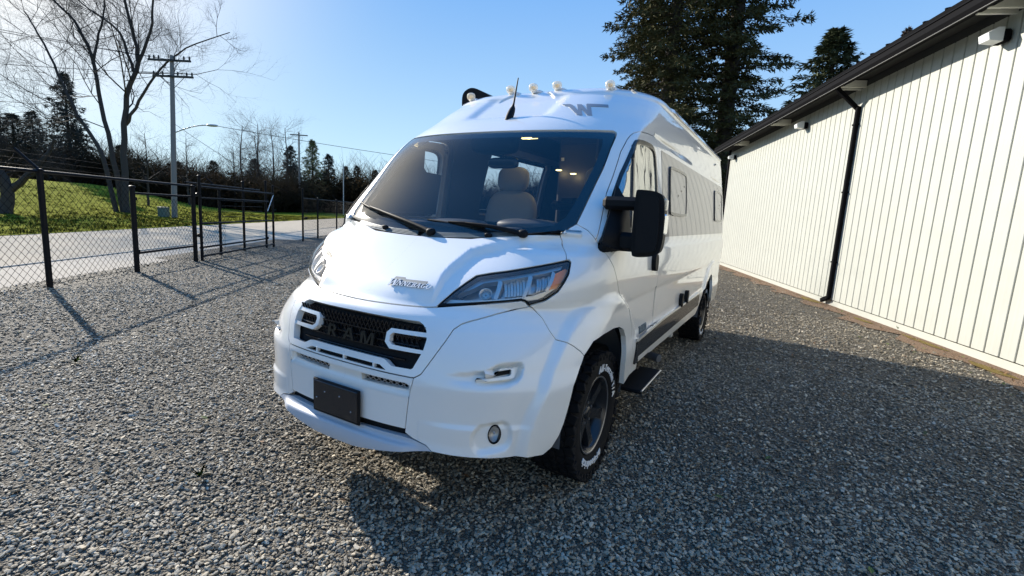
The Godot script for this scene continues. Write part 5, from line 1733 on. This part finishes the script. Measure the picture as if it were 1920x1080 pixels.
# tube along points with a radius at each
func tube(st: SurfaceTool, pts: Array, radii: Array, sides := 8, cap := true) -> void:
	st.set_smooth_group(1)
	var rings := []
	var up := Vector3.UP
	for i in pts.size():
		var d: Vector3 = (pts[mini(i + 1, pts.size() - 1)] - pts[maxi(i - 1, 0)]).normalized()
		if absf(d.dot(up)) > .95: up = Vector3.RIGHT if absf(d.x) < .8 else Vector3.BACK
		var u := d.cross(up).normalized()
		var v := u.cross(d).normalized()
		up = v
		var ring := []
		for k in sides:
			var a := TAU * k / sides
			ring.append(pts[i] + (u * cos(a) + v * sin(a)) * radii[i])
		rings.append(ring)
	for i in pts.size() - 1:
		for k in sides:
			var k2 := (k + 1) % sides
			quad(st, rings[i][k2], rings[i][k], rings[i + 1][k], rings[i + 1][k2])
	if cap:
		st.set_smooth_group(-1)
		for e in [0, pts.size() - 1]:
			for k in range(1, sides - 1):
				st.add_vertex(rings[e][0])
				st.add_vertex(rings[e][k + 1] if e == 0 else rings[e][k])
				st.add_vertex(rings[e][k] if e == 0 else rings[e][k + 1])

func rod(a: Vector3, b: Vector3, r: float, sides := 8, r2 := -1.0) -> ArrayMesh:
	var st := begin()
	tube(st, [a, b], [r, r if r2 < 0 else r2], sides)
	return done(st)

# profile of (radius, along) turned round the x axis
func turned(st: SurfaceTool, prof: Array, seg := 48) -> void:
	st.set_smooth_group(1)
	for i in prof.size() - 1:
		for k in seg:
			var a := TAU * k / seg
			var b := TAU * (k + 1) / seg
			var p := func(j: int, t: float) -> Vector3: return Vector3(prof[j].y, cos(t) * prof[j].x, sin(t) * prof[j].x)
			quad(st, p.call(i, a), p.call(i + 1, a), p.call(i + 1, b), p.call(i, b))

# a flat outline (x, y) given a thickness along z, with bevelled front edge
func plate(st: SurfaceTool, outline: PackedVector2Array, depth: float, xf := Transform3D.IDENTITY) -> void:
	st.set_smooth_group(-1)
	if Geometry2D.is_polygon_clockwise(outline): outline.reverse()
	var tri := Geometry2D.triangulate_polygon(outline)
	for t in range(0, tri.size(), 3):
		var a := outline[tri[t]]
		var b := outline[tri[t + 1]]
		var c := outline[tri[t + 2]]
		if (b - a).cross(c - a) < 0:
			var k := b
			b = c
			c = k
		for z in [[a, c, b, depth / 2], [a, b, c, -depth / 2]]:
			for i in 3: st.add_vertex(xf * Vector3(z[i].x, z[i].y, z[3]))
	for k in outline.size():
		var a := outline[k]
		var b := outline[(k + 1) % outline.size()]
		quad(st, xf * Vector3(a.x, a.y, -depth / 2), xf * Vector3(b.x, b.y, -depth / 2), xf * Vector3(b.x, b.y, depth / 2), xf * Vector3(a.x, a.y, depth / 2))

# ball-like shape: a sphere squashed towards a box
func pillow(size: Vector3, power := 3.0, at := Vector3.ZERO, seg := 20) -> ArrayMesh:
	var st := begin(true)
	st.set_smooth_group(1)
	var P := func(i: int, j: int) -> Vector3:
		var a := PI * i / seg
		var b := TAU * j / (seg * 2)
		var d := Vector3(sin(a) * cos(b), cos(a), sin(a) * sin(b))
		var s := pow(pow(absf(d.x), power) + pow(absf(d.y), power) + pow(absf(d.z), power), -1.0 / power)
		return at + d * s * size / 2
	for i in seg:
		for j in seg * 2:
			quad(st, P.call(i + 1, j + 1), P.call(i + 1, j), P.call(i, j), P.call(i, j + 1))
	return done(st)

func letters(st: SurfaceTool, text: String, height: float, depth: float, xf: Transform3D, centred := true, font_name := "Droid Sans", weight := 700) -> float:
	var f := SystemFont.new()
	f.font_names = PackedStringArray([font_name])
	f.font_weight = weight
	var t := TextMesh.new()
	t.font = f
	t.font_size = 64
	t.pixel_size = height / 46.0
	t.depth = depth
	t.text = text
	t.curve_step = 2.0
	t.horizontal_alignment = HORIZONTAL_ALIGNMENT_CENTER if centred else HORIZONTAL_ALIGNMENT_LEFT
	var arr := t.get_mesh_arrays()
	if arr.size() == 0 or arr[Mesh.ARRAY_VERTEX] == null: return 0.0
	var V: PackedVector3Array = arr[Mesh.ARRAY_VERTEX]
	var I: PackedInt32Array = arr[Mesh.ARRAY_INDEX]
	st.set_smooth_group(-1)
	var wide := 0.0
	for v in V: wide = maxf(wide, v.x)
	for i in I: st.add_vertex(xf * V[i])
	return wide
